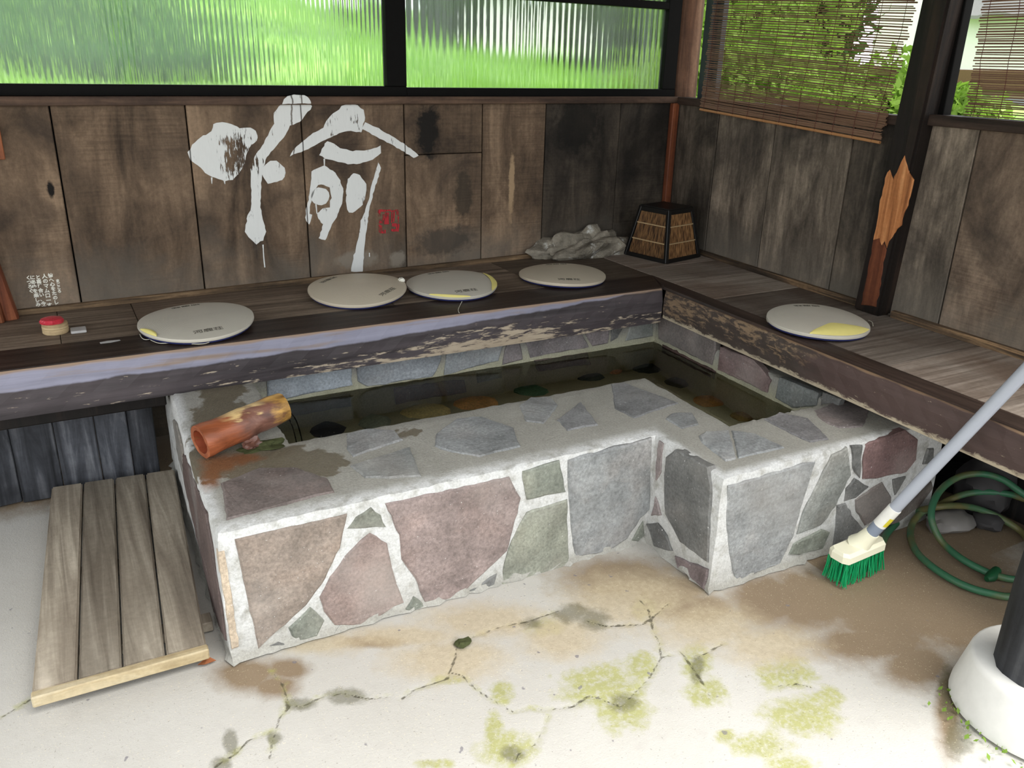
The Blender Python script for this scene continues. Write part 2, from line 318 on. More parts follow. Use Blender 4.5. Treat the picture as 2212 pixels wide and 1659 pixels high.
c = g.mix(wet, c, rgb(112, 104, 88)); ru = g.step(g.math('ADD', g.attr('rust'), g.math('MULTIPLY', g.math('SUBTRACT', n4, .5), .7)), .35, .8)
c = g.mix(g.math('MULTIPLY', ru, .75), c, rgb(132, 84, 50)); ins = g.attr('inside'); c = g.mix(ins, c, g.mix(n1, rgb(158, 156, 128), rgb(202, 198, 168)))
c = g.mix(.6, c, g.ramp(n2, (.3, .72), (.7, 1.28)), 'MULTIPLY')
M['mortar'] = g.fin(c, g.ramp(wet, (0, .8), (1, .35)), g.bump(g.math('ADD', n2, g.math('MULTIPLY', n4, 1.2)), .5, .004), .3)
M['pebble'] = M['stone']

# concrete floor
g = G('old_concrete_floor'); v = g.coord(rnd=False); n1 = g.noise(v, 2.2, 6, .6); n2 = g.noise(v, 22, 5, .65); n3 = g.noise(v, 230, 3, .7); n5 = g.noise(v, 75, 3, .6)
c = g.mix(n1, rgb(172, 168, 160), rgb(200, 197, 191)); c = g.mix(g.math('MULTIPLY', g.step(n2, .55, .75), .5), c, rgb(176, 172, 166))
wet = g.step(g.math('ADD', g.attr('wet'), g.math('MULTIPLY', g.math('SUBTRACT', n2, .5), 0.5)), .22, .75)
wc = g.mix(n1, rgb(118, 98, 74), rgb(142, 122, 96)); c = g.mix(g.math('MULTIPLY', wet, .92), c, wc)
moss = g.math('MULTIPLY', g.step(g.math('ADD', g.attr('moss'), g.math('MULTIPLY', g.math('SUBTRACT', n2, .5), 1.1)), .42, .78), g.step(n5, .2, .55))
c = g.mix(g.math('MULTIPLY', moss, .8), c, g.mix(n2, rgb(138, 138, 74), rgb(172, 172, 100)))
c = g.mix(g.math('MULTIPLY', g.step(g.math('ADD', g.attr('tan'), g.math('MULTIPLY', g.math('SUBTRACT', n2, .5), .7)), .2, .8), .8), c, g.mix(n5, rgb(158, 142, 114), rgb(204, 190, 162)))
dm = g.step(g.math('ADD', g.attr('dirt'), g.math('MULTIPLY', g.math('SUBTRACT', n2, .5), 1.0)), .45, .8); c = g.mix(g.math('MULTIPLY', dm, .6), c, rgb(88, 86, 62))
sp = g.step(g.noise(v, 34, 2, .4), .735, .76); c = g.mix(g.math('MULTIPLY', sp, .7), c, rgb(112, 108, 116))
grit = g.step(n3, .62, .7); c = g.mix(g.math('MULTIPLY', grit, .5), c, rgb(236, 224, 190)); gd = g.step(g.noise(v, 190, 2, .6), .66, .74); c = g.mix(g.math('MULTIPLY', gd, .45), c, rgb(96, 84, 66))
wob = g.math('MULTIPLY', g.math('SUBTRACT', g.noise(v, 45, 3), .5), .012)
wob = g.math('ADD', wob, g.math('MULTIPLY', g.math('SUBTRACT', g.noise(v, 7, 3), .42), .008))
ck = g.math('SUBTRACT', 1.0, g.step(g.math('MULTIPLY', g.math('ADD', g.attr('crack'), wob), 100.0), .06, .34))
c = g.mix(g.math('MULTIPLY', ck, .8), c, rgb(74, 70, 54))
h = g.math('ADD', g.math('MULTIPLY', n3, .35), g.math('SUBTRACT', g.math('MULTIPLY', n2, .6), ck))
M['floor'] = g.fin(c, g.ramp(wet, (0, .85), (1, .55)), g.bump(h, .5, .005), .25)
M['concrete'] = plain('white_concrete', rgb(214, 212, 206), .85, .2, .1, 30, bump=.4)
M['log'] = wood('grey_black_log', rgb(26, 27, 29), rgb(50, 51, 54), rgb(78, 78, 80), (22, 22, 1.4), rgb(28, 28, 30), .5, .65, .5, rnd=False)

# cushion
def cushion_mat(name, c, yellow=None):
    g = G(name); v = g.coord(rnd=False); o = g.sep(v)
    r = g.math('SQRT', g.math('ADD', g.math('MULTIPLY', o['X'], o['X']), g.math('MULTIPLY', o['Y'], o['Y'])))
    ring = g.math('SINE', g.math('MULTIPLY', r, 1450.0)); n = g.noise(v, 7, 4); f = g.noise(v, 200, 2)
    cc = g.mix(n, tuple(x * .86 for x in c), c); cc = g.mix(.35, cc, g.ramp(g.math('ADD', g.math('MULTIPLY', ring, .25), .5), (.2, .86), (.8, 1.1)), 'MULTIPLY')
    gn = g.new('ShaderNodeTangent', direction_type='RADIAL', axis='Z')
    m = g.fin(cc, .42, g.bump(g.math('ADD', ring, f), .25, .0008), .5); g.b.inputs['Anisotropic'].default_value = .6; g.put(g.b.inputs['Tangent'], gn.outputs[0]); return m
M['cushion'] = cushion_mat('woven_cushion_cover', rgb(212, 200, 178)); M['cushion_pale'] = cushion_mat('pale_woven_cushion_cover', rgb(206, 200, 186))
M['navy'] = plain('navy_cushion_base', rgb(44, 48, 92), .8, .1)
M['foam'] = plain('yellow_foam', rgb(228, 216, 134), .8, .1, .06)
M['thread'] = plain('loose_thread', rgb(200, 196, 180), .8, .1)
M['white'] = plain('white_plastic', rgb(236, 234, 222), .4, .4, .03)

# lantern
M['lacquer'] = plain('black_lacquer_frame', rgb(20, 19, 18), .4, .4, .3)
g = G('lantern_reed'); v = g.coord(); c = g.mix(1.0, g.mix(g.step(g.noise(g.coord(scale=(160, 160, 6)), 1, 2), .35, .65), rgb(66, 44, 28), rgb(150, 112, 72)), g.ramp(g.rnd(), (0, .65), (1, 1.3)), 'MULTIPLY'); M['reed'] = g.fin(c, .6)
M['tie'] = plain('pale_tie_stick', rgb(176, 150, 112), .6)
g = G('bamboo_blind_reed'); v = g.coord(rnd=False); n = g.noise(g.coord(rnd=False, scale=(3, 3, 120)), 1, 3)
M['blind'] = g.fin(g.mix(n, rgb(84, 62, 50), rgb(160, 126, 102)), .6)
M['blind_tan'] = plain('tan_bamboo_bar', rgb(178, 128, 84), .55, .3, .2); M['cord'] = plain('brown_cord', rgb(92, 52, 46), .8)

# glass, water
g = G('reeded_plastic_pane'); v = g.coord(rnd=False); gl = g.new('ShaderNodeBsdfGlass'); gl.inputs['IOR'].default_value = 1.42; gl.inputs['Roughness'].default_value = .07; gl.inputs['Color'].default_value = (.97, 1, .98, 1)
tl = g.new('ShaderNodeBsdfTranslucent'); tl.inputs['Color'].default_value = (.8, .86, .82, 1); mx = g.new('ShaderNodeMixShader')
g.put(mx.inputs[0], g.ramp(g.noise(g.coord(rnd=False, scale=(5, 5, .5)), 1, 4), (.35, .01), (.8, .12))); g.put(mx.inputs[1], gl.outputs[0]); g.put(mx.inputs[2], tl.outputs[0]); g.put(g.out.inputs[0], mx.outputs[0]); M['pane'] = g.m
def watermat(name, tint, bump, sc):
    g = G(name); tr = g.new('ShaderNodeBsdfTransparent'); tr.inputs[0].default_value = (*tint, 1); go = g.new('ShaderNodeBsdfGlossy'); go.inputs['Roughness'].default_value = .03
    fr = g.new('ShaderNodeFresnel'); fr.inputs['IOR'].default_value = 1.33; nb = g.bump(g.noise(g.coord(rnd=False), sc, 3, .5), bump, .01); g.put(go.inputs['Normal'], nb); g.put(fr.inputs['Normal'], nb)
    mx = g.new('ShaderNodeMixShader'); g.put(mx.inputs[0], fr.outputs[0]); g.put(mx.inputs[1], tr.outputs[0]); g.put(mx.inputs[2], go.outputs[0]); g.put(g.out.inputs[0], mx.outputs[0]); return g.m
M['water'] = watermat('clear_spring_water', (.975, .985, .95), .05, 9); M['stream'] = watermat('falling_water', (.93, .95, .94), .25, 25)

# spout
g = G('spout_log'); v = g.coord(rnd=False); o = g.sep(v); nb = g.noise(g.coord(rnd=False, scale=(4, 30, 30)), 1, 5, .6, .4); n2 = g.noise(g.coord(rnd=False, scale=(12, 40, 40)), 1, 4); a = g.attr('along')
or_ = g.ramp(nb, (.3, rgb(110, 58, 34)), (.6, rgb(164, 92, 58)), (.8, rgb(184, 116, 78))); bk = g.ramp(nb, (.3, rgb(74, 46, 38)), (.55, rgb(128, 88, 74)), (.75, rgb(160, 124, 108)))
c = g.mix(g.step(g.math('ADD', a, g.math('MULTIPLY', g.math('SUBTRACT', n2, .5), .5)), .3, .48), or_, bk)
ye = g.math('MULTIPLY', g.step(g.math('ADD', g.attr('topv'), g.math('MULTIPLY', g.math('SUBTRACT', n2, .5), .9)), .86, .95), g.math('MULTIPLY', g.step(a, .22, .4), g.step(a, .78, .66))); c = g.mix(ye, c, rgb(222, 190, 132))
c = g.mix(g.step(g.math('ADD', a, g.math('MULTIPLY', g.math('SUBTRACT', n2, .5), .45)), .78, .9), c, g.ramp(n2, (.35, rgb(120, 84, 44)), (.6, rgb(206, 160, 84))))
M['spout'] = g.fin(c, .4, g.bump(nb, .5, .006), .5)
M['spout_in'] = plain('spout_inside', rgb(150, 74, 48), .5, .4, .4)
M['moss'] = plain('dark_moss', rgb(70, 74, 48), .9, .1, .5, 90)

# brush, hose, misc
M['alu'] = plain('grey_blue_pole', rgb(170, 174, 184), .35, .5, .05); M['alu2'] = plain('grey_sleeve', rgb(132, 142, 158), .4, .5, .05); M['sticker'] = plain('pole_sticker', rgb(234, 232, 224), .5)
M['sticker_y'] = plain('yellow_sticker', rgb(222, 206, 60), .5); M['bristle'] = plain('green_bristle', rgb(14, 150, 90), .5, .3, .2, 300); M['brushhead'] = plain('ivory_brush_head', rgb(236, 232, 206), .4, .4, .03)
g = G('green_hose'); v = g.coord(rnd=False); M['hose'] = g.fin(g.mix(g.step(g.noise(v, 7, 4), .45, .62), rgb(52, 100, 72), rgb(98, 94, 58)), .45, None, .4)
M['rock_dark'] = plain('dark_stone', rgb(58, 56, 56), .7, .3, .4, 12, bump=.6); M['rock_grey'] = plain('smooth_grey_stone', rgb(128, 124, 120), .5, .4, .25, 8)
g = G('pale_boulder'); v = g.coord(); n = g.noise(v, 12, 6, .65); M['rock_pale'] = g.fin(g.mix(g.step(g.noise(v, 16, 5, .7), .56, .66), g.ramp(n, (.3, rgb(86, 80, 70)), (.7, rgb(168, 160, 144))), rgb(206, 206, 200)), .8, g.bump(n, .9, .02))
M['lid'] = plain('red_lid', rgb(196, 52, 66), .4, .5, .35, 220); M['can'] = wood('pale_wood_pot', rgb(146, 122, 88), rgb(186, 164, 126), rgb(206, 186, 150), (4, 4, 90), None)
M['tag'] = plain('grey_white_tag', rgb(186, 184, 182), .6); M['leaf_dead'] = plain('dead_leaf', rgb(150, 92, 58), .7)

# outdoors
def leafmat(name, a, b, trans=.45):
    g = G(name); v = g.coord(); n = g.noise(v, 2.2, 4); c = g.mix(n, a, b); d = g.new('ShaderNodeBsdfDiffuse'); t = g.new('ShaderNodeBsdfTranslucent'); g.put(d.inputs[0], c); g.put(t.inputs[0], g.mix(1.0, c, (1.0, 1.15, .6), 'MULTIPLY'))
    mx = g.new('ShaderNodeMixShader'); mx.inputs[0].default_value = trans; g.put(mx.inputs[1], d.outputs[0]); g.put(mx.inputs[2], t.outputs[0]); g.put(g.out.inputs[0], mx.outputs[0]); return g.m
M['grass'] = leafmat('meadow_grass', rgb(104, 150, 62), rgb(172, 206, 104)); M['grass2'] = leafmat('dark_sedge', rgb(58, 96, 54), rgb(104, 146, 84))
M['leaf'] = leafmat('bright_leaf', rgb(84, 116, 46), rgb(156, 184, 92)); M['leaf_d'] = leafmat('dark_leaf', rgb(40, 62, 34), rgb(92, 118, 62))
g = G('meadow_soil'); v = g.coord(rnd=False); M['soil'] = g.fin(g.mix(g.step(g.noise(g.coord(rnd=False, scale=(.7, 2.5, 3)), 1.3, 5, .6), .35, .65), rgb(56, 92, 48), rgb(160, 200, 100)), .9)
g = G('gravel_yard'); v = g.coord(rnd=False); M['gravel'] = g.fin(g.mix(g.noise(v, 30, 5), rgb(136, 132, 122), rgb(176, 172, 162)), .95)
M['bark'] = wood('tree_bark', rgb(50, 40, 32), rgb(86, 72, 60), rgb(120, 104, 90), (16, 16, 2)); M['plaster'] = plain('white_plaster', rgb(236, 234, 230), .9, .1, .04)
M['beige'] = plain('beige_wall', rgb(178, 160, 128), .9, .1, .06); M['eave'] = plain('brown_eave', rgb(110, 84, 60), .7); M['greywall'] = plain('grey_panel', rgb(150, 154, 164), .7); M['roofmetal'] = plain('grey_corrugated_roof', rgb(130, 128, 126), .5, .4)
M['ceil'] = wood('dark_roof_boards', rgb(44, 34, 28), rgb(74, 58, 46), rgb(100, 80, 64), (30, 2, 30), None)

def st(o): o['kind'] = 'structure'; return o

# ================================================================== STRUCTURE
# ---- floor with measured stains, moss and cracks
def axis(a, b, c, d, fine, coarse): return np.unique(np.round(np.concatenate([np.arange(a, b, coarse), np.arange(b, c, fine), np.arange(c, d + .001, coarse)]), 4))
gx = axis(-4.6, -3.1, -.45, .4, .006, .12); gy = axis(-4.4, -2.8, -1.0, .4, .006, .06)
X, Y = np.meshgrid(gx, gy); nx, ny = len(gx), len(gy); FP = np.c_[X.ravel(), Y.ravel()]
def fl(pts): return np.array([zp(x, y, 0)[:2] for x, y in pts])
def segdist(P, a, b):
    d = b - a; t = np.clip(((P - a) @ d) / (d @ d), 0, 1); return np.linalg.norm(P - (a + t[:, None] * d), axis=1)
CR = [c9((460, 480), (520, 560), (540, 640), (545, 680), (500, 730), (480, 790), (430, 815), (330, 850), (270, 920), (200, 960), (140, 1005), (60, 1080)),
      c9((540, 660), (620, 670), (700, 630), (830, 600), (980, 630), (1080, 620)), c9((480, 790), (465, 850), (445, 945)),
      c9((1150, 630), (1220, 580), (1300, 555), (1390, 525), (1410, 470), (1430, 420), (1440, 370), (1450, 340), (1500, 310), (1680, 250), (1830, 220), (1980, 165)),
      c9((1410, 490), (1470, 505), (1530, 570), (1620, 630), (1740, 700), (1830, 680), (1920, 690), (2060, 670), (2140, 615), (2212, 620)), c9((1930, 720), (1860, 870), (1770, 920), (1740, 990), (1700, 1060)),
      c8((290, 860), (330, 910), (350, 1000), (380, 1060), (390, 1130), (440, 1120)), c8((40, 960), (130, 985), (300, 975), (340, 950), (420, 880)), c8((480, 1100), (540, 1180), (580, 1240), (620, 1310)), c8((60, 1310), (200, 1360), (260, 1300), (330, 1230), (390, 1130)),
      c8((940, 1260), (1040, 1250), (1120, 1270)), c8((560, 1130), (690, 1060)), [(65, 1505), (0, 1545)]]
crack = np.full(len(FP), 9.0)
for line in CR:
    L = fl(line)
    for a, b in zip(L[:-1], L[1:]): crack = np.minimum(crack, segdist(FP, a, b))
def blobs(lst):
    r = np.zeros(len(FP))
    for (cx, cy), rx, ry in lst:
        c = fl([(cx, cy)])[0]; ex = fl([(cx + rx, cy)])[0] - c; ey = fl([(cx, cy + ry)])[0] - c
        A = np.linalg.inv(np.c_[ex, ey]); q = (FP - c) @ A.T; r = np.maximum(r, np.exp(-.7 * (q ** 2).sum(1) ** 1.0))
    return r
B8 = lambda x, y, rx, ry: (c8((x, y))[0], rx * .457, ry * .457)
B9 = lambda x, y, rx, ry: (c9((x, y))[0], rx * .407, ry * .407)
moss = blobs([B8(110, 1270, 230, 120), B8(200, 1380, 150, 110), B8(980, 1200, 150, 90), B8(1060, 1400, 200, 110), B8(860, 1540, 170, 70), B8(1000, 1640, 120, 60), B8(1180, 1320, 90, 60), B8(560, 1150, 80, 110), B8(600, 1290, 110, 80), B8(300, 1170, 90, 70),
              B8(310, 900, 60, 70), B8(700, 1500, 60, 40), B9(1400, 530, 110, 30), B9(1900, 250, 110, 60), B9(1680, 600, 80, 70), B9(1720, 900, 160, 110), B9(1640, 820, 60, 140), B9(1320, 980, 110, 30)])
moss = np.maximum(moss, .55 * np.exp(-(crack / .022) ** 2))
dirt = blobs([B9(1470, 340, 55, 40), B9(620, 660, 90, 40), B9(860, 620, 140, 50), B9(470, 840, 45, 40), B9(240, 860, 45, 70), B9(180, 980, 70, 50), B9(1740, 920, 70, 50), B8(70, 950, 90, 60), B8(215, 1340, 80, 50), B8(560, 1180, 40, 80), B8(1750, 1280, 50, 150), B8(1800, 1500, 80, 120), B9(2050, 180, 110, 60), B9(1840, 230, 70, 40)])
wet = blobs([B9(330, 500, 170, 90), B9(480, 560, 120, 60), B9(540, 470, 110, 60), B9(1000, 330, 170, 30), B8(1900, 900, 500, 250), B8(1100, 850, 320, 170), B8(1500, 900, 380, 220), B8(1700, 700, 420, 260), B8(1400, 1060, 330, 90), B8(900, 860, 200, 140), B8(200, 760, 280, 100), B8(1600, 1160, 170, 110), B8(560, 900, 200, 70), B8(1750, 1350, 60, 220), B8(420, 820, 200, 90)])
wet = np.maximum(wet, ((FP[:, 0] > -.85) & (FP[:, 1] > -2.05)) * 1.0); wet = np.maximum(wet, .9 * np.clip((FP[:, 1] + .62) / .2, 0, 1))
tanm = blobs([B9(700, 330, 260, 60), B9(1150, 300, 300, 60), B9(1600, 220, 330, 90), B9(1400, 420, 300, 110), B9(2000, 300, 220, 120), B8(250, 860, 300, 140), B8(600, 980, 250, 110), B8(900, 1080, 220, 90)])
z = .006 * np.sin(FP[:, 0] * 2.1 + 1) * np.sin(FP[:, 1] * 1.7) - .0014 * np.exp(-(crack / .006) ** 2) - .003
_k = (np.arange(ny - 1)[:, None] * nx + np.arange(nx - 1)[None]).ravel(); F = np.stack([_k, _k + 1, _k + nx + 1, _k + nx], 1).tolist()
floor = st(obj('floor', np.c_[FP, z], F, M['floor'], smooth=True, label='cracked pale concrete floor with moss and damp brown patches'))
for n_, a_ in (('crack', crack), ('moss', moss), ('dirt', dirt), ('wet', wet), ('tan', tanm)): fattr(floor, n_, a_)
V, F = box(-40, 40, -40, 40, -.4, -.03); st(obj('ground', V, F, M['gravel'], label='gravel ground around the shelter'))

# ---- walls
wb = empty('wall_back', (-1.4, wall_y(-1.4), 0)); st(wb); wb['label'] = 'back wall of wide weathered upright boards'
def back_board(x0, x1, z0, z1, mat, off=0):
    a, b = .0025, .03; P = []
    for zz in (z0, z1):
        for x, d in ((x0 + a, off), (x1 - a, off), (x1 - a, -b), (x0 + a, -b)): P.append((x, wall_y(x) - d, zz))
    V, F = hexa(P); V, F = bevelled(V, F, .0025); return obj('board', V, F, mat, wb)
sx = [-3.25, -2.598, -2.192, -1.795, -1.388, -1.04, -.73, -.327, .03]
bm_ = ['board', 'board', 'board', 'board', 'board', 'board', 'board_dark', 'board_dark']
for i in range(8):
    off = [0, .001, 0, -.001, .001, 0, -.002, -.006][i]
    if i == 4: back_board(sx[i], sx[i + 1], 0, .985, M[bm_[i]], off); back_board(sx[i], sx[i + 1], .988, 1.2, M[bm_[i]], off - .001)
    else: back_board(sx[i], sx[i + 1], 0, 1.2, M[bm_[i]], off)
V, F = hexa([(-3.3, wall_y(-3.3) + .03, 0), (.05, .03, 0), (.05, .045, 0), (-3.3, wall_y(-3.3) + .045, 0), (-3.3, wall_y(-3.3) + .03, 1.18), (.05, .03, 1.18), (.05, .045, 1.18), (-3.3, wall_y(-3.3) + .045, 1.18)])
obj('backing', V, F, M['frame'], wb)
wr = empty('wall_right', (0, -1.2, 0)); st(wr); wr['label'] = 'right wall of rough dark upright boards'
def right_board(y0, y1, z0, z1, mat, off=0):
    a, b = .0025, .03; P = []
    for zz in (z0, z1):
        for y, d in ((y0 - a, off), (y0 - a, -b), (y1 + a, -b), (y1 + a, off)): P.append((wall_x(y) - d, y, zz))
    V, F = hexa(P); V, F = bevelled(V, F, .0025); return obj('board', V, F, mat, wr)
for y0, y1, m_ in ((-.01, -.305, 'board_dark_r'), (-.305, -.655, 'board_grey'), (-.655, -1.056, 'board_grey'), (-1.056, -1.30, 'board_dark_r'), (-1.30, -1.546, 'board_grey'), (-1.546, -2.0, 'board_r'), (-2.0, -2.45, 'board_grey'), (-2.45, -2.9, 'board_r')):
    right_board(y0, y1, .492, 1.19, M[m_], random.choice((0, .001, -.001))); right_board(y0, y1, 0, .49, M['under_shade'], -.002)  # lower boards coloured dark to stand in for shade under the seat
V, F = hexa([(.03, 0, 0), (.045, 0, 0), (wall_x(-2.9) + .045, -2.9, 0), (wall_x(-2.9) + .03, -2.9, 0), (.03, 0, 1.18), (.045, 0, 1.18), (wall_x(-2.9) + .045, -2.9, 1.18), (wall_x(-2.9) + .03, -2.9, 1.18)])
obj('backing', V, F, M['frame'], wr)
# sills, battens
def along_back(x0, x1, d0, d1, z0, z1, bev=.002):
    P = []
    for zz in (z0, z1):
        for x, d in ((x0, d1), (x1, d1), (x1, d0), (x0, d0)): P.append((x, wall_y(x) - d, zz))
    V, F = hexa(P); return bevelled(V, F, bev) if bev else (V, F)
def along_right(y0, y1, d0, d1, z0, z1, bev=.002):
    P = []
    for zz in (z0, z1):
        for y, d in ((y0, d1), (y0, d0), (y1, d0), (y1, d1)): P.append((wall_x(y) - d, y, zz))
    V, F = hexa(P); return bevelled(V, F, bev) if bev else (V, F)
st(obj('trim_1', *along_back(-3.25, -.0, -.06, .022, 1.178, 1.206), M['trim'], label='brown sill board under the back windows'))
st(obj('trim_2', *along_right(.0, -1.30, -.06, .018, 1.172, 1.204), M['trim_y'], label='brown sill board under the first blind'))
st(obj('trim_3', *along_right(-1.37, -2.9, -.06, .030, 1.182, 1.216), M['trim_y'], label='brown sill board under the second blind'))
st(obj('baseboard_back', *along_back(-3.2, -.72, .0, .02, .522, .543, .003), M['batten'], label='splintered batten along the foot of the back wall'))
st(obj('baseboard_right', *along_right(-.22, -1.24, .0, .022, .522, .546, .003), M['batten_y'], label='dark batten at the foot of the right wall before the post'))
st(obj('baseboard_right', *along_right(-1.37, -2.6, .0, .024, .522, .548, .003), M['batten_y'], label='splintered batten at the foot of the right wall past the post'))
st(obj('trim_4', *along_back(-.045, -.008, .0, .03, .54, 1.178, .004), M['post_red'], label='reddish corner batten above the lantern'))

# ---- windows in the back wall
def reeded(x0, x1, z0, z1, per, amp, dy):
    n = int((x1 - x0) / per * 8); xs = np.linspace(x0, x1, n + 1); V = []; F = []
    for zz in (z0, z1):
        for x in xs: V.append((x, wall_y(x) + dy - amp * (.5 + .5 * math.cos(2 * math.pi * (x - x0) / per)), zz))
    for zz in (z0, z1):
        for x in xs: V.append((x, wall_y(x) + dy + .003, zz))
    m = n + 1
    for i in range(n):
        F.append([i, i + 1, m + i + 1, m + i]); F.append([2 * m + i + 1, 2 * m + i, 3 * m + i, 3 * m + i + 1]); F.append([m + i, m + i + 1, 3 * m + i + 1, 3 * m + i]); F.append([i + 1, i, 2 * m + i, 2 * m + i + 1])
    F.append([0, m, 3 * m, 2 * m]); F.append([m + n, n, 2 * m + n, 3 * m + n]); return np.array(V), F
def window(name, x0, x1, z0, z1, per, amp, label, bars):
    w = empty(name, ((x0 + x1) / 2, wall_y((x0 + x1) / 2), z0)); st(w); w['label'] = label
    for nm, b in bars: obj(nm, *along_back(b[0], b[1], -.05, -.01, b[2], b[3], .002), M['frame'], w)
    p = obj('pane', *reeded(x0, x1, z0, z1, per, amp, .035), M['pane'], w); p['label'] = 'ribbed translucent plastic sheet'; return w
window('window_1', -3.2, -1.449, 1.238, 2.1, .017, .0011, 'long left window with a finely ribbed clear sheet', [('bottom_rail', (-3.25, -1.37, 1.206, 1.241)), ('mullion', (-1.452, -1.37, 1.241, 2.1)), ('top_rail', (-3.25, -1.37, 2.1, 2.14))])
window('window_2', -1.37, -.085, 1.236, 1.575, .030, .0013, 'right-hand window of the back wall with a coarsely ribbed sheet', [('bottom_rail', (-1.37, -.01, 1.206, 1.237)), ('stile', (-.088, -.012, 1.237, 2.1)), ('top_rail', (-1.37, -.088, 1.572, 1.602))])
window('window_3', -1.37, -.085, 1.6, 2.1, .030, .0013, 'narrow top pane above the coarsely ribbed window', [('top_rail', (-1.37, -.012, 2.1, 2.14))])
# corner post and posts
V, F = tube([(.06, .06, 1.195), (.058, .06, 1.6), (.06, .062, 2.2)], [.075, .074, .073], 14); o = obj('corner_post', V, F, M['post_brown'], smooth=True); tag(o, 'rough brown log post standing on the sill in the corner', 'post')
w4 = empty('window_4', (.03, -.7, 1.2)); st(w4); w4['label'] = 'open window of the right wall behind the first blind'
obj('stile', *along_right(-.115, -.165, -.06, -.02, 1.2, 2.1), M['metal'], w4); obj('stile', *along_right(-.175, -.205, -.075, -.045, 1.2, 2.1), M['metal'], w4); obj('stile', *along_right(-1.362, -1.398, -.05, -.01, 1.214, 2.1), M['frame'], w4)
obj('top_rail', *along_right(-.05, -2.9, -.05, .0, 2.08, 2.14), M['frame'], w4)
pr = empty('wall_post', (-.03, -1.30, .52), 'dark square post with a strip of bare orange wood, between the two blinds', 'post')
def prect(z, y0, y1, d0, d1): return [(wall_x(y0) - d1, y0, z), (wall_x(y0) - d0, y0, z), (wall_x(y1) - d0, y1, z), (wall_x(y1) - d1, y1, z)]
V, F = hexa(prect(.523, -1.238, -1.352, -.02, .062) + prect(2.2, -1.318, -1.412, -.02, .06)); V, F = bevelled(V, F, .008, 2); obj('shaft', V, F, M['post_dark'], pr)
def facepoly(pts, off): return [rp(x, y, off) for x, y in pts]
c3 = crop(1400, 0, .38575)
for nm, pts, mm, lb in (('bare_patch', c3((1338, 965), (1352, 950), (1366, 990), (1378, 1010), (1395, 960), (1420, 905), (1440, 870), (1450, 930), (1462, 968), (1478, 985), (1486, 1005), (1470, 1090), (1452, 1150), (1432, 1190), (1420, 1262), (1392, 1285), (1375, 1330), (1352, 1352), (1336, 1395), (1326, 1350), (1312, 1375), (1296, 1330), (1262, 1345), (1290, 1180), (1316, 1060)), 'bare', 'bare orange wood where the dark stain has worn off'),
                      ('worn_patch', c3((1262, 1345), (1296, 1335), (1312, 1378), (1326, 1355), (1334, 1400), (1312, 1500), (1296, 1620), (1280, 1722), (1196, 1708), (1222, 1560), (1243, 1440)), 'post_red', 'reddish worn wood')):
    V, F = slab(facepoly(pts, .062), (-1, 0, 0), .0022, .004, .002, .02, .002, .0003); obj(nm, V, F, M[mm], pr, label=lb)
lp = empty('left_post', (-2.86, -.2, .52), 'reddish wooden post at the left end of the bench', 'post')
V, F = hexa([(-2.93, -.235, .52), (-2.826, -.232, .52), (-2.826, -.15, .52), (-2.93, -.15, .52), (-3.02, -.235, 2.2), (-2.92, -.232, 2.2), (-2.92, -.15, 2.2), (-3.02, -.15, 2.2)]); V, F = bevelled(V, F, .006); obj('shaft', V, F, M['post_red'], lp)
V, F = hexa([(-2.826, -.215, .52), (-2.785, -.205, .52), (-2.785, -.15, .52), (-2.826, -.15, .52), (-2.90, -.215, 1.15), (-2.875, -.205, 1.15), (-2.875, -.15, 1.15), (-2.90, -.15, 1.15)]); V, F = bevelled(V, F, .006); obj('side_strip', V, F, M['post_red'], lp)
q = wp(12, 343); o = obj('red_plank', *box(-2.95, q[0], wall_y(-2.7) - .025, wall_y(-2.7) - .004, q[2], 1.172, .002), M['post_red']); tag(o, 'short reddish plank hanging at the left edge under the sill', 'plank')

# ---- roof
V, F = box(-5.2, .7, -2.75, .75, 2.25, 2.33); st(obj('ceiling', V, F, M['ceil'], label='boarded roof of the shelter, with an added left stretch that dims the floor'))  # out-of-view roof; left end extended to dim the left floor

# ================================================================== BENCHES
ZB, YF = .525, -.728
XR = lambda y: -.5493 + .0311 * y
XI = XR(YF)
bb = empty('back_bench', (-1.8, YF / 2, 0), 'long wooden bench along the back wall with a peeling front beam', 'bench')
def beam(prof, p0, p1, mit0, mit1, nseg, axis, mat, name, parent, hv):
    """prof: list of (d behind front edge, z). extruded from p0 to p1 along axis; mit = shift per d for mitred ends"""
    p0 = np.array(p0, float); p1 = np.array(p1, float); V = []; n = len(prof); H = []; Lv = []
    inw = np.array((0, 1, 0)) if axis == 'x' else np.array((1, 0, 0)); al = (p1 - p0) / np.linalg.norm(p1 - p0)
    for i in range(nseg + 1):
        t = i / nseg
        for k, (d, zz) in enumerate(prof):
            wv = .0018 * math.sin(i * 1.7 + k * 2.3) if 0 < i < nseg and k in (1, 2, 3) else 0
            V.append(p0 + (p1 - p0) * t + inw * (d + wv) + al * (mit0 * d * (1 - t) + mit1 * d * t) + np.array((0, 0, zz + wv))); H.append(hv[k]); Lv.append(t)
    F = []
    for i in range(nseg):
        for k in range(n): F.append([i * n + k, i * n + (k + 1) % n, (i + 1) * n + (k + 1) % n, (i + 1) * n + k])
    F += [list(range(n))[::-1], list(range(nseg * n, (nseg + 1) * n))]
    me = obj(name, V, F, mat, parent); fattr(me, 'hv', H); fattr(me, 'lv', Lv)
    bm = bmesh.new(); bm.from_mesh(me.data); bmesh.ops.recalc_face_normals(bm, faces=bm.faces); bm.to_mesh(me.data); bm.free(); return me
SWB, SWR = .2, .09
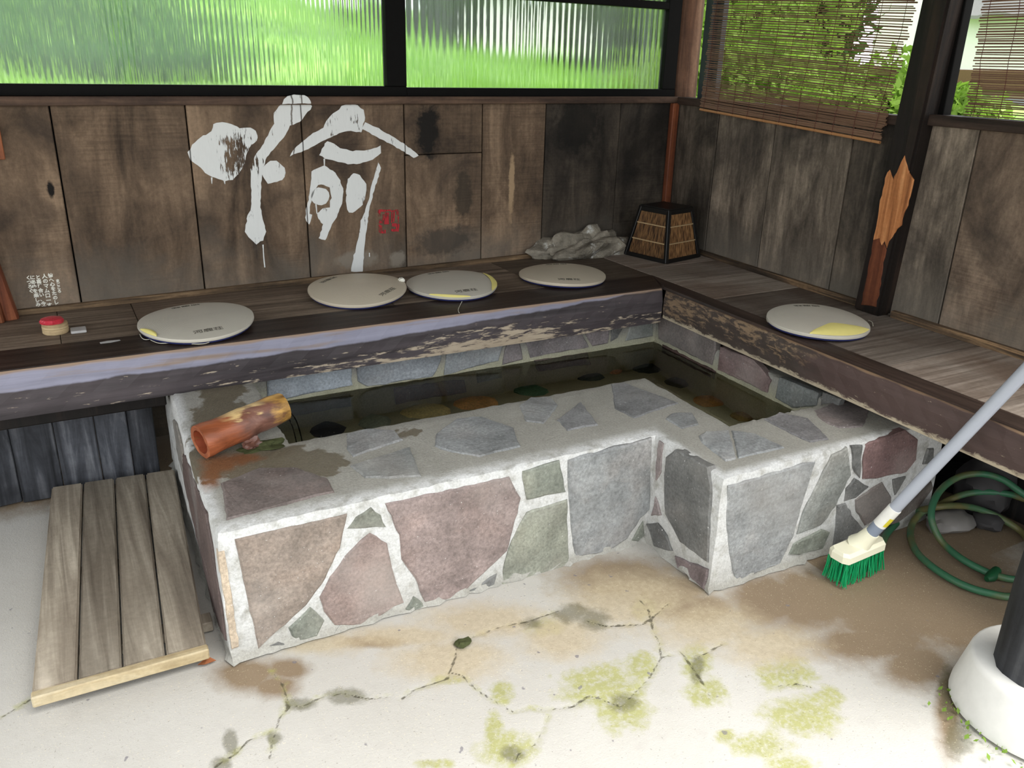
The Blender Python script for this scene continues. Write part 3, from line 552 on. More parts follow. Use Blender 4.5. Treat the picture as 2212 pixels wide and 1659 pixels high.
# beam = front face (0..0.006 behind the edge) and the dark strip on top as its own piece
o = beam([(.006, .385), (.004, .43), (.004, .470), (.012, .515), (.018, .521), (.14, .521), (.14, .385)], (-3.3, YF, 0), (XI, YF, 0), 0, .0, 60, 'x', M['fascia'], 'front_beam', bb, [0, .33, .62, .95, 1, 1, 0]); o['label'] = 'front beam with peeling dark finish'
V, F = hexa([(-3.3, YF + .018, .519), (XI, YF + .018, .519), (XI + SWR, YF + SWB, .519), (-3.3, YF + SWB, .519), (-3.3, YF + .018, ZB), (XI, YF + .018, ZB), (XI + SWR, YF + SWB, ZB), (-3.3, YF + SWB, ZB)]); obj('dark_strip', V, F, M['strip'], bb)
V, F = slab([zp(x, y, ZB) for x, y in c4((595, 525), (640, 516), (715, 508), (720, 514), (660, 526), (600, 532))], (0, 0, 1), .0006, .001, .0004, .03, .0008, 0); obj('pale_scrape', V, F, M['tag'], bb)
jx = [-3.3, zp(131, 730, ZB)[0], zp(297, 690, ZB)[0], -1.62, -1.0, -.483]
for i in range(len(jx) - 1):
    P = []
    for zz in (.49, ZB - random.uniform(0, .002)):
        for x, y in ((jx[i] + .001, YF + SWB + .001), (jx[i + 1] - .001, YF + SWB + .001), (jx[i + 1] - .001, wall_y(jx[i + 1]) - .001), (jx[i] + .001, wall_y(jx[i]) - .001)): P.append((x, y, zz))
    V, F = hexa(P); V, F = bevelled(V, F, .0015); obj('plank', V, F, M['plank_top'], bb)
rb = empty('side_bench', (-.28, -1.5, 0), 'wooden bench along the right wall with a worn brown front beam', 'bench')
YE = -2.75
o = beam([(.004, .405), (.002, .44), (.002, .48), (.008, .515), (.014, .521), (.08, .521), (.08, .405)], (XR(YE), YE, 0), (XI, YF, 0), 0, .0, 48, 'y', M['fascia_side'], 'front_beam', rb, [0, .33, .62, .95, 1, 1, 0]); o['label'] = 'front beam with worn brown finish'
V, F = hexa([(XI, YF + .018, .519), (XR(YE) + .014, YE, .519), (XR(YE) + SWR, YE, .519), (XI + SWR, YF + SWB, .519), (XI + .014, YF + .018, ZB + .0005), (XR(YE) + .014, YE, ZB + .0005), (XR(YE) + SWR, YE, ZB + .0005), (XI + SWR, YF + SWB, ZB + .0005)]); V, F = bevelled(V, F, .001); obj('dark_strip', V, F, M['strip_y'], rb)
jy = [-.004] + [np.mean([zp(*c6(p)[0], ZB)[1] for p in q]) for q in (((200, 72), (330, 58)), ((400, 140), (680, 105)), ((680, 215), (960, 183)))] + [np.mean([zp(*c6(p)[0], ZB)[1] for p in ((1600, 566), (1900, 492))]), np.mean([zp(*c6(p)[0], ZB)[1] for p in ((1990, 757), (2180, 712))]), -2.2, YE]
for i in range(len(jy) - 1):
    P = []; y0, y1 = jy[i] - .001, jy[i + 1] + .001
    xl0 = -.481 if y0 > YF + SWB else XR(y0) + SWR + .001; xl1 = -.481 if y0 > YF + SWB else XR(y1) + SWR + .001
    for zz in (.49, ZB - random.uniform(0, .0012)):
        for x, y in ((xl0, y0), (wall_x(y0) - .001, y0), (wall_x(y1) - .001, y1), (xl1, y1)): P.append((x, y, zz))
    V, F = hexa(P); V, F = bevelled(V, F, .0015); obj('board', V, F, M['plank_cross'], rb)
# blackened boards closing the space under the left end
ub = empty('under_panel', (-2.8, -.46, 0), 'blackened upright boards closing the space under the left bench end', 'panel')
ux = [-3.3, -3.13, -2.98, -2.86, -2.74, -2.625, -2.53, -2.45]
for i in range(7):
    V, F = hexa([(ux[i] + .001, -.475 + .02 * random.random(), 0), (ux[i + 1] - .001, -.475 + .02 * random.random(), 0), (ux[i + 1] - .001, -.44, 0), (ux[i] + .001, -.44, 0)] + [(ux[i] + .001, -.50, .49), (ux[i + 1] - .001, -.50, .49), (ux[i + 1] - .001, -.46, .49), (ux[i] + .001, -.46, .49)]); V, F = bevelled(V, F, .003); obj('board', V, F, M['under'], ub)
o = obj('bench_rail', *box(-3.3, -2.42, -.66, -.60, .33, .388, .004), M['post_dark']); tag(o, 'dark rail under the left end of the back bench', 'rail')

# ================================================================== STONE FOOT BATH
sk = lambda x, y: np.array([(x + .0311 * y) * S, y * S])
ZT = .352; YB, YC = -1.2212 * S, -1.4556 * S
A = sk(-1.908, -1.2212); B = sk(-.9315, -1.2212); C_ = sk(-.9315, -1.4556)
q = onpl(2018, 1037, (0, 1, 0), YC); D = np.array([q[0], YC]); E_ = np.array([q[0] - .02, -.40]); G_ = np.array([A[0] + .03, -.40])
a = np.array([-2.16, -.8961 * S]); b = sk(-.7303, -.8961); c = sk(-.7303, -1.2467); d = sk(-.3958, -1.2467); e = sk(-.3958, -.4975); g_ = np.array([-2.165, -.4975 * S])
outer = [A, B, C_, D, E_, G_]; inner = [a, b, c, d, e, g_]
fb = empty('foot_bath', (-1.6, -1.1, 0), 'L-shaped stone foot bath faced with flagstones in pale mortar', 'bath')
ZBOT = .158
prof = [(-.005, 0), (-.002, .015), (0, .03), (0, .12), (0, .2), (0, .28), (.0, ZT - .016), (.012, ZT - .004), (.05, ZT)] + [(x, ZT) for x in np.linspace(.14, .86, 9)] + [(.95, ZT), (.985, ZT - .005), (1, ZT - .02), (1, .25), (1, ZBOT)]
oo = []; ii = []
for k in range(6):
    p, q2, r, s2 = outer[k], outer[(k + 1) % 6], inner[k], inner[(k + 1) % 6]; m = max(2, int(np.linalg.norm(q2 - p) / .025))
    for t in range(m): oo.append(p + (q2 - p) * t / m); ii.append(r + (s2 - r) * t / m)
oo = np.array(oo); ii = np.array(ii); n = len(oo); V = []; WH = []; INS = []
nr = np.random.default_rng(3)
for k, (t, zz) in enumerate(prof):
    for i in range(n):
        L = np.linalg.norm(ii[i] - oo[i]); dirn = (ii[i] - oo[i]) / L
        tt = t if 0 <= t <= 1 else 0; p = oo[i] + (ii[i] - oo[i]) * tt
        if t < 0: p = p + dirn * t * 2
        j = nr.normal(size=3) * (.0007 if 9 <= k <= 16 else .0014 if 2 <= k else .004); zc = zz
        if zz > .3 and p[0] < -2.13 and p[1] > -1.0: zc += .035 * min(1, (p[1] + 1.0) / .25)
        V.append((p[0] + j[0], p[1] + j[1], max(0, zc + (j[2] if zz > 0 else 0)))); WH.append((.15 if k < 2 else .5 if k == 2 else 1.0) if (k <= 8) else (.14 if t < .2 else .05)); INS.append(1.0 if (t >= .99 and zz < .30) else 0.0)
F = []
for k in range(len(prof) - 1):
    for i in range(n): F.append([k * n + i, k * n + (i + 1) % n, (k + 1) * n + (i + 1) % n, (k + 1) * n + i])
last = (len(prof) - 1) * n
for t in tessellate_polygon([[Vector(V[last + i]) for i in range(n)]]): F.append([last + t[0], last + t[1], last + t[2]])
V = np.array(V); basin = obj('mortar_body', V, F, M['mortar'], fb, smooth=True, label='pale mortar body of the bath')
bmx = bmesh.new(); bmx.from_mesh(basin.data); bmesh.ops.recalc_face_normals(bmx, faces=bmx.faces); bmx.to_mesh(basin.data); bmx.free()
def tb(lst, P):
    r = np.zeros(len(P))
    for (cx, cy), rx, ry in lst:
        c0 = zp(cx, cy, ZT)[:2]; ex = zp(cx + rx, cy, ZT)[:2] - c0; ey = zp(cx, cy + ry, ZT)[:2] - c0; q = (P[:, :2] - c0) @ np.linalg.inv(np.c_[ex, ey]).T; r = np.maximum(r, np.exp(-.7 * (q ** 2).sum(1)))
    return r * (P[:, 2] > .3)
WETB = [((690, 1000), 60, 30), ((620, 990), 60, 30), ((560, 980), 60, 30), ((480, 930), 70, 60), ((480, 860), 50, 30), ((540, 1020), 60, 20), ((880, 935), 40, 10), ((450, 1000), 50, 40)]
fattr(basin, 'white', WH); fattr(basin, 'inside', INS); fattr(basin, 'wet', tb(WETB, V)); fattr(basin, 'rust', tb([((475, 1000), 45, 22), ((455, 1030), 25, 30), ((530, 990), 40, 12)], V))
GRN, BRN, RED, SLT, DRK, PUR = rgb(124, 128, 118), rgb(134, 122, 112), rgb(136, 120, 114), rgb(138, 140, 140), rgb(104, 104, 102), rgb(124, 112, 112)
def stones(pl, nrm, up, lst, name='flagstone'):
    for pts, colr in lst:
        P = [pl(x, y) for x, y in pts]; V, F = slab(P, nrm, up + random.uniform(0, .002), .02, .005, .022, .0011, .0005)
        k = random.uniform(.92, 1.08); obj(name, V, F, M['stone'], fb, color=tuple(min(1, x * k) for x in colr))
fr = lambda x, y: onpl(x, y, (0, 1, 0), YB); sd = lambda x, y: onpl(x, y, (1, -.0311, 0), -.9315 * S); lf = lambda x, y: onpl(x, y, (0, 1, 0), YC); tp = lambda x, y: zp(x, y, ZT)
stones(fr, (0, -1, 0), .0045, [
    (c7((485, 500), (1045, 370), (1010, 540), (940, 690), (840, 830), (600, 1050), (525, 700)), BRN), (c7((1045, 450), (1090, 385), (1170, 340), (1215, 380), (1240, 435), (1140, 440)), GRN),
    (c7((910, 790), (960, 690), (1060, 550), (1165, 465), (1245, 520), (1285, 690), (1325, 800), (1330, 815), (1130, 930), (985, 930), (930, 860)), RED), (c7((750, 945), (860, 840), (930, 905), (900, 985), (785, 1015)), GRN),
    (c7((650, 1035), (700, 1008), (740, 1022)), DRK), (c7((1240, 320), (1860, 185), (1920, 290), (1850, 560), (1700, 700), (1600, 795), (1435, 812), (1390, 700), (1320, 600), (1305, 480)), rgb(136, 122, 118)),
    (c7((1340, 850), (1380, 785), (1440, 830), (1360, 870)), GRN), (c7((1925, 160), (2115, 100), (2145, 260), (1950, 300)), GRN), (c7((1890, 470), (1950, 360), (2150, 300), (2160, 620), (2060, 665), (1820, 745), (1835, 620)), rgb(132, 134, 122)),
    (c7((1660, 760), (1800, 670), (1790, 745)), DRK), ([(1225, 992), (1408, 945), (1402, 1100), (1383, 1120), (1355, 1163), (1310, 1192), (1240, 1203), (1228, 1080)], SLT), ([(1364, 1166), (1388, 1124), (1391, 1154), (1378, 1168)], GRN)])
lfc = lambda x, y: onpl(x, y, (1, -(G_[0] - A[0]) / (G_[1] - A[1]), 0), A[0] - (G_[0] - A[0]) / (G_[1] - A[1]) * A[1])
stones(lfc, (-1, 0, 0), .0045, [([(388, 965), (402, 985), (448, 1110), (462, 1185), (492, 1385), (468, 1330), (440, 1210), (405, 1060)], rgb(92, 78, 74)), ([(377, 905), (384, 915), (398, 975), (400, 1030), (388, 985)], rgb(120, 116, 110))])
stones(fr, (0, -1, 0), .004, [([(470, 1192), (484, 1190), (503, 1300), (515, 1396), (500, 1402)], rgb(180, 164, 144))])
stones(sd, (-1, 0, 0), .0045, [([(1425, 952), (1434, 960), (1428, 1020), (1419, 1040), (1418, 1000)], PUR), (c8((368, 375), (395, 465), (345, 465)), PUR), (c8((415, 190), (460, 155), (615, 235), (632, 320), (615, 690), (480, 590), (410, 460), (405, 310)), DRK),
    (c8((325, 505), (375, 500), (420, 560), (445, 635), (360, 612)), DRK), (c8((455, 655), (615, 720), (598, 815), (470, 712)), PUR)])
stones(lf, (0, -1, 0), .0045, [(c8((702, 325), (1112, 205), (1085, 300), (1010, 560), (950, 690), (740, 775), (708, 640), (694, 470)), SLT), (c8((1190, 180), (1265, 143), (1280, 270), (1210, 420), (1140, 510), (1025, 555), (1060, 440)), rgb(126, 128, 124)),
    (c8((1285, 135), (1338, 128), (1325, 290), (1290, 240)), DRK), (c8((1350, 128), (1540, 62), (1600, 105), (1590, 200), (1545, 260), (1400, 290), (1335, 295)), rgb(124, 100, 98)), (c8((1260, 340), (1300, 290), (1365, 330), (1310, 380), (1250, 400)), DRK),
    (c8((1300, 390), (1430, 305), (1475, 380), (1470, 450), (1400, 480), (1350, 515), (1310, 450)), rgb(112, 104, 100)), (c8((1215, 420), (1255, 405), (1310, 500), (1345, 530), (1330, 545), (1200, 605), (1210, 500)), rgb(118, 118, 116)),
    (c8((985, 650), (1010, 600), (1140, 530), (1185, 545), (1150, 620), (1040, 650)), GRN), (c8((1480, 295), (1540, 280), (1510, 340), (1490, 370)), DRK), (c8((1560, 330), (1655, 285), (1672, 330), (1600, 430), (1500, 500), (1440, 520), (1480, 460)), rgb(100, 92, 86)), (c8((1620, 225), (1645, 150), (1672, 150), (1672, 215)), DRK)])
stones(tp, (0, 0, 1), .003, [([(478, 1045), (490, 1124), (720, 1064), (709, 1035), (640, 1012), (560, 1012)], rgb(112, 102, 98)), (c5((365, 955), (480, 925), (620, 935), (665, 985), (400, 1075), (365, 1030)), SLT), (c5((385, 1125), (700, 1025), (760, 1180), (590, 1190), (460, 1185)), rgb(126, 128, 126)),
    (c5((830, 1020), (840, 950), (950, 870), (1080, 860), (1250, 920), (1290, 1020), (1075, 1075), (960, 1060)), SLT), (c5((1280, 800), (1340, 760), (1450, 760), (1490, 800), (1410, 900), (1320, 885)), SLT), (c5((1480, 880), (1610, 785), (1700, 905), (1540, 935)), rgb(128, 128, 128)),
    (c5((1770, 690), (1830, 680), (2130, 790), (1890, 870), (1790, 820)), rgb(130, 130, 130)), (c6((330, 860), (370, 830), (470, 830), (510, 890), (420, 915)), SLT), (c6((510, 950), (545, 930), (665, 922), (705, 1070), (650, 1085), (520, 985)), SLT), (c6((678, 922), (800, 940), (960, 1015), (715, 1068)), SLT),
    (c6((850, 865), (930, 830), (1080, 860), (1190, 970), (1090, 985), (960, 925)), rgb(122, 120, 120)), (c6((1110, 820), (1230, 770), (1330, 770), (1410, 800), (1370, 905), (1240, 910), (1150, 870)), rgb(120, 112, 110))])
yi = lambda x, y: onpl(x, y, (0, 1, 0), -.4975 * S); xi_ = lambda x, y: onpl(x, y, (1, -.0311, 0), -.3958 * S)
def down(pts): return pts
stones(yi, (0, -1, 0), .006, [(p_, tuple(min(1, q_ * 1.35) for q_ in k_)) for p_, k_ in [(c5((-60, 560), (385, 560), (395, 690), (0, 770), (-60, 790)), rgb(140, 146, 152)), (c5((415, 560), (865, 490), (865, 560), (820, 645), (470, 700), (425, 670)), rgb(134, 138, 142)), (c5((900, 480), (1205, 440), (1170, 560), (880, 640)), rgb(128, 132, 134)),
    (c5((1218, 450), (1280, 440), (1300, 555), (1190, 585)), rgb(118, 112, 112)), (c5((1310, 440), (1600, 400), (1640, 470), (1650, 490), (1340, 545)), rgb(120, 114, 114)), (c5((1610, 385), (1765, 365), (1750, 470), (1670, 485)), rgb(124, 116, 116)), (c5((1775, 360), (1850, 350), (1800, 440), (1765, 462)), DRK), (c5((1880, 345), (1990, 330), (1990, 432), (1840, 457)), rgb(122, 126, 122)),
    (c5((615, 710), (900, 668), (990, 665), (1000, 730), (625, 790)), rgb(96, 74, 70)), (c5((60, 790), (380, 735), (390, 800), (60, 860)), DRK), (c5((1360, 560), (1640, 520), (1660, 580), (1380, 620)), rgb(96, 84, 80)), (c5((1050, 620), (1180, 598), (1190, 650), (1060, 680)), GRN)]])
stones(xi_, (-1, 0, 0), .006, [(c6((295, 310), (600, 440), (600, 500), (580, 580), (300, 440)), rgb(120, 112, 108)), (c6((625, 480), (800, 550), (890, 655), (870, 722), (612, 600)), rgb(126, 106, 104)), (c6((935, 640), (1140, 725), (1130, 790), (1000, 800), (912, 748)), rgb(124, 128, 126)), (c6((1160, 720), (1260, 755), (1240, 800), (1150, 790)), DRK), (c6((320, 470), (600, 610), (590, 650), (320, 510)), rgb(84, 66, 62))])
# round river stones set in the bottom
def bed(px, py, rx, ry, colr):
    c0 = zp(px, py, ZBOT + .004); ex = zp(px + rx, py, ZBOT + .004)[:2] - c0[:2]; R_ = np.linalg.norm(ex); ey = np.linalg.norm(zp(px, py - ry, ZBOT + .004)[:2] - c0[:2])
    an = math.atan2(ex[1], ex[0]); V, F = blob((c0[0], c0[1], ZBOT), R_, min(ey, R_ * 1.2), .014, int(px), .06, 2, rot=an); obj('river_stone', V, F, M['stone'], fb, True, colr)
for (x, y), rx, ry, colr in ((c5((1055, 785))[0], 52, 14, rgb(206, 158, 100)), (c5((785, 825))[0], 56, 16, rgb(196, 182, 128)), (c5((1345, 718))[0], 40, 11, rgb(70, 108, 84)), (c5((1110, 672))[0], 40, 12, rgb(64, 76, 76)), (c5((500, 765))[0], 40, 14, rgb(60, 74, 76)), (c5((265, 925))[0], 38, 16, rgb(46, 46, 52)),
                             (c5((515, 885))[0], 36, 16, rgb(140, 150, 134)), (c5((1785, 612))[0], 18, 8, rgb(196, 142, 104)), (c5((1650, 642))[0], 34, 10, rgb(58, 68, 66)), (c5((1950, 590))[0], 32, 11, rgb(56, 62, 58)), (c6((395, 668))[0], 28, 10, rgb(60, 62, 58)), (c6((560, 765))[0], 34, 12, rgb(166, 122, 70)), (c6((740, 845))[0], 28, 10, rgb(130, 110, 66)), (c6((230, 590))[0], 34, 11, rgb(54, 60, 58))):
    bed(x, y, rx, ry, tuple(min(1, q_ * 1.5) for q_ in colr))
# water
ZW = .266
wpoly = [p + (np.array(fb.location)[:2] * 0) for p in inner]
V = [(*p, ZW) for p in (a + (-.01, -.01), b + (-.01, -.01), c + (-.01, -.01), d + (.01, -.01), e + (.01, .01), g_ + (-.01, .01))]
o = obj('water', V, [[0, 1, 5], [1, 4, 5], [1, 2, 3, 4]], M['water']); tag(o, 'clear still spring water filling the stone foot bath', 'water', kind='stuff')

# ================================================================== SPOUT
sp0 = np.array([-2.395, -1.135, .402]); sp1 = np.array([-2.158, -1.055, .430]); L = sp1 - sp0
so = empty('water_spout', (sp0[0], sp0[1], ZT), 'hollow log spout with an orange end resting on the bath rim', 'spout')
path = [sp0 + L * t for t in np.linspace(0, 1, 15)]; rad = [.0455 - .004 * t + .0012 * math.sin(t * 17) for t in np.linspace(0, 1, 15)]
Vo, Fo = tube(path, rad, 28, False); Vi, Fi = tube(path, [r * .72 for r in rad], 28, False); nV = len(Vo); Fs = Fo + [[i + nV for i in f[::-1]] for f in Fi]
for j in range(28): k = (j + 1) % 28; Fs.append([j, nV + j, nV + k, k]); m0 = 14 * 28; Fs.append([m0 + k, nV + m0 + k, nV + m0 + j, m0 + j])
Vs = np.r_[Vo, Vi]; Vs = Vs + np.random.default_rng(5).normal(size=Vs.shape) * .0006; lpipe = o = obj('log_pipe', Vs, Fs, M['spout'], so, True)
al = ((Vs - sp0) @ L) / (L @ L); fattr(o, 'along', al); ax = sp0 + al[:, None] * L; fattr(o, 'topv', .5 + (Vs - ax)[:, 2] / .09)
inn = lathe
Vi2, Fi2 = tube([sp0 + L * t for t in np.linspace(.004, .996, 8)], [.0325] * 8, 24, False); o = obj('bore', Vi2, [f[::-1] for f in Fi2], M['spout_in'], lpipe, True)
V, F = blob((-2.262, -1.118, .362), .026, .022, .022, 8, .25, 3); o = obj('branch_stub', V, F, M['spout'], lpipe, True); fattr(o, 'along', np.full(len(V), .6)); fattr(o, 'topv', np.full(len(V), .2))
V, F = blob((-2.235, -1.128, ZT), .055, .03, .012, 9, .3, 3); obj('moss_tuft', V, F, M['moss'], so)
stp = smoothpath([sp1 + (-.02, 0, -.022), sp1 + (.012, .004, -.026), sp1 + (.03, .01, -.06), sp1 + (.04, .014, -.11), (sp1[0] + .045, sp1[1] + .016, ZW)], 6)
o = obj('falling_stream', *tube(stp, [.012] * 6 + [.01] * (len(stp) - 6), 10), M['stream'], None, True); tag(o, 'thin clear stream falling from the log spout into the bath', 'water')

# ================================================================== CUSHIONS
def text_mesh(s, size, depth=.0006, bold=0):
    cu = bpy.data.curves.new('t', 'FONT'); cu.body = s; cu.size = size; cu.align_x = 'CENTER'; cu.align_y = 'CENTER'; cu.extrude = depth; cu.resolution_u = 2; cu.offset = bold
    o = bpy.data.objects.new('t', cu); COL.objects.link(o); bpy.context.view_layer.update(); dg = bpy.context.evaluated_depsgraph_get(); me = o.evaluated_get(dg).to_mesh()
    V = np.array([v.co[:] for v in me.vertices]).reshape(-1, 3); F = [list(p.vertices) for p in me.polygons]; o.evaluated_get(dg).to_mesh_clear(); bpy.data.objects.remove(o); bpy.data.curves.remove(cu); return V, F
def cushion(px, py, r, label, ang, tilt, mat, torn=None, mark=False, threads=(), marks=(1, -1)):
    """px,py: where the centre of the cushion top is seen"""
    lift = math.hypot(*tilt) * r * .93; h = .034 + lift; c0 = zp(px, py, ZB + h); base = np.array([c0[0], c0[1], ZB])
    e = empty('round_cushion', base, label, 'cushion', 'round seat cushions on the benches')
    tx, ty = tilt
    def warp(V, amp=.003):
        V = np.array(V, float); an = np.arctan2(V[:, 1], V[:, 0]); rr = np.hypot(V[:, 0], V[:, 1])
        V[:, 2] += amp * np.sin(2 * an + ang * 2 + 1) * (rr / r) ** 2 + tx * V[:, 0] + ty * V[:, 1] + lift; return V
    def place(V): return np.asarray(V) + base
    top = [(r * .985, .010)] + [(r * 1.0, .015), (r * .995, .021)] + [(r * t, .021 + .013 * (1 - t ** 3)) for t in (.96, .9, .8, .65, .5, .35, .2, .06)]
    V, F = lathe(top, 64); F = F[:-2] + [F[-1]]; cv = obj('cover', place(warp(V)), F, mat, e, True)
    V, F = lathe([(r * .9, .0005), (r * .965, .004), (r * .98, .012), (r * .9, .014)], 64); obj('base', place(np.maximum(warp(V), [-9, -9, .0004])), F, M['navy'], e, True, label='navy underside')
    for sgn in marks:
        V, F = text_mesh('河鹿荘', .021); V[:, 0] *= 1.45
        V[:, 1] += -r * .74; a0 = ang + (math.pi if sgn < 0 else 0)
        if sgn < 0: pass
        V = np.c_[V[:, 0] * math.cos(a0) - V[:, 1] * math.sin(a0), V[:, 0] * math.sin(a0) + V[:, 1] * math.cos(a0), V[:, 2] * .5 + .0006]
        rr = np.hypot(V[:, 0], V[:, 1]) / r; V[:, 2] += .021 + .013 * (1 - rr ** 3); obj('lettering', place(warp(V)), F, M['black_ink'], cv, label='black characters printed near the rim')
    if torn:
        for a0, a1, r0, r1 in torn:
            V = []; n = 26
            for i in range(n + 1):
                t = a0 + (a1 - a0) * i / n; w = max(0, math.sin(math.pi * i / n)) ** .6
                for k in range(5):
                    q = r1 - (r1 - r0) * w * (1 - k / 4); V.append((q * r * math.cos(t), q * r * math.sin(t), .023 + .013 * (1 - min(1, q) ** 3) + .004 * math.sin(math.pi * k / 4) * w - .003 * (k == 4)))
            F = [[i * 5 + k, (i + 1) * 5 + k, (i + 1) * 5 + k + 1, i * 5 + k + 1] for i in range(n) for k in range(4)]; obj('bare_foam', place(warp(V)), F, M['foam'], cv, True, label='yellow foam showing where the cover has torn')
    if mark:
        V, F = bevelled(*box(r * .9, r * 1.02, -.012, .012, .016, .032), .004, 2); obj('knot', place(warp(V)), F, M['white'], cv, label='white knotted tie')
    for pts in threads:
        P = [zp(x, y, ZB + .004) for x, y in pts]; obj('loose_thread', *tube(smoothpath(P, 5), .0013, 5), M['thread'], e, True)
    return e
cushion(424, 682, .175, 'pale round woven cushion at the far left of the back bench, loose threads in front', .1, (.02, .045), M['cushion_pale'], [(-2.95, -2.45, .88, .99)], threads=[c4((835, 475), (850, 500), (880, 508), (920, 495)), c4((900, 510), (960, 530), (1080, 522), (1130, 532), (1230, 530), (1310, 490))])
cushion(772, 614, .178, 'tan round woven cushion under the brush stroke, tied with a white knot', .62, (.035, .065), M['cushion'], None, True)
cushion(976, 604, .172, 'grey round woven cushion with a torn yellow rim beside the white-knotted one', 0.0, (.02, .04), M['cushion_pale'], [(-.95, .35, .86, 1.0), (-2.5, -1.6, .93, 1.0)], threads=[[(998, 651), (990, 668), (992, 676)]])
cushion(1215, 584, .176, 'round woven cushion in front of the rough boulder on the back bench', -.35, (.0, .0), M['cushion'])
cushion(1768, 683, .168, 'round woven cushion with a wide yellow tear on the right-hand bench', -.5, (.02, .04), M['cushion_pale'], [(-2.55, -1.0, .42, .985)], marks=(-1,), threads=[[(1656, 685), (1658, 695), (1672, 699)], [(1876, 692), (1884, 696), (1886, 704)]])

# ================================================================== LANTERN
N0 = zp(1438, 570, ZB); dr = np.array([.975, .222, 0]); dl = np.array([-.222, .975, 0]); sb, stp_, hh = .235, .155, .225
cc = N0 + (dr + dl) * sb / 2; ln = empty('floor_lantern', (cc[0], cc[1], ZB), 'black framed tapering lantern with reed panels in the bench corner', 'lantern')
def lc(u, w, t): k = (sb + (stp_ - sb) * t) / 2; return cc + dr * u * k + dl * w * k + np.array([0, 0, hh * t])
cor = [(-1, -1), (1, -1), (1, 1), (-1, 1)]
for u, w in cor: obj('corner_strut', *bar(lc(u, w, 0), lc(u, w, 1), .017, .017, .002, (1, 0, 0)), M['lacquer'], ln)
for i in range(4):
    p, q = cor[i], cor[(i + 1) % 4]
    for t, nm in ((.03, 'bottom_rail'), (.955, 'top_rail')): obj(nm, *bar(lc(*p, t), lc(*q, t), .015, .022, .002), M['lacquer'], ln)
V, F = hexa([lc(u * 1.06, w * 1.06, .985) for u, w in cor] + [lc(u * 1.06, w * 1.06, 1.02) for u, w in cor]); obj('top_plate', V, F, M['lacquer'], ln)
for i in (0, 3, 1, 2):
    p, q = np.array(cor[i]), np.array(cor[(i + 1) % 4]); nrd = 30; pan = obj('reed_panel', *join(*[(bar(lc(*(p + (q - p) * s_), .06), lc(*(p + (q - p) * s_), .93), .0035, .0035, 0, (1, .3, 0))) for s_ in np.linspace(.07, .93, nrd)]), M['reed'], ln); pan['kind'] = 'stuff'; pan['label'] = 'thin upright reeds'
    for t in (.36, .68):
        aa, b2 = lc(*(p + (q - p) * .05), t), lc(*(p + (q - p) * .95), t); nn = np.cross(b2 - aa, (0, 0, 1)); nn /= np.linalg.norm(nn); obj('tie_stick', *bar(aa + nn * .004, b2 + nn * .004, .004, .005), M['tie'], pan)

# ================================================================== boulder, pot, tag
q = zp(1238, 566, ZB); V, F = blob((-.50, -.10, ZB + .03), .16, .09, .085, 21, .28, 4, ZB); V2, F2 = blob((-.66, -.085, ZB + .02), .12, .06, .06, 22, .3, 4, ZB); br = empty('boulder', (-.56, -.1, ZB), 'rough pale boulder bulging out of the foot of the wall behind a cushion', 'rock')
obj('large_lobe', V, F, M['rock_pale'], br); obj('small_lobe', V2, F2, M['rock_pale'], br)
q = zp(122, 724, ZB); pt = empty('wooden_pot', (q[0], q[1] + .03, ZB), 'small pale wooden pot with a red lid at the left end of the bench', 'pot')
V, F = lathe([(.034, 0), (.037, .003), (.037, .014), (.035, .016), (.037, .018), (.036, .032), (.030, .034)], 24, (q[0], q[1] + .03, ZB)); obj('body', V, F, M['can'], pt, True)
V, F = lathe([(.030, .033), (.033, .034), (.034, .040), (.030, .046), (.012, .049)], 24, (q[0] - .006, q[1] + .03, ZB)); V[:, :2] += (np.random.default_rng(2).normal(size=(len(V), 2)) * .0012); obj('lid', V, F, M['lid'], pt, False, label='red crinkled lid')
q = zp(170, 716, ZB); V, F = box(q[0] - .022, q[0] + .022, q[1] - .022, q[1] + .026, ZB, ZB + .008, .002); o = obj('small_tag', V, F, M['tag']); tag(o, 'small grey-white square tag beside the red-lidded pot', 'tag')

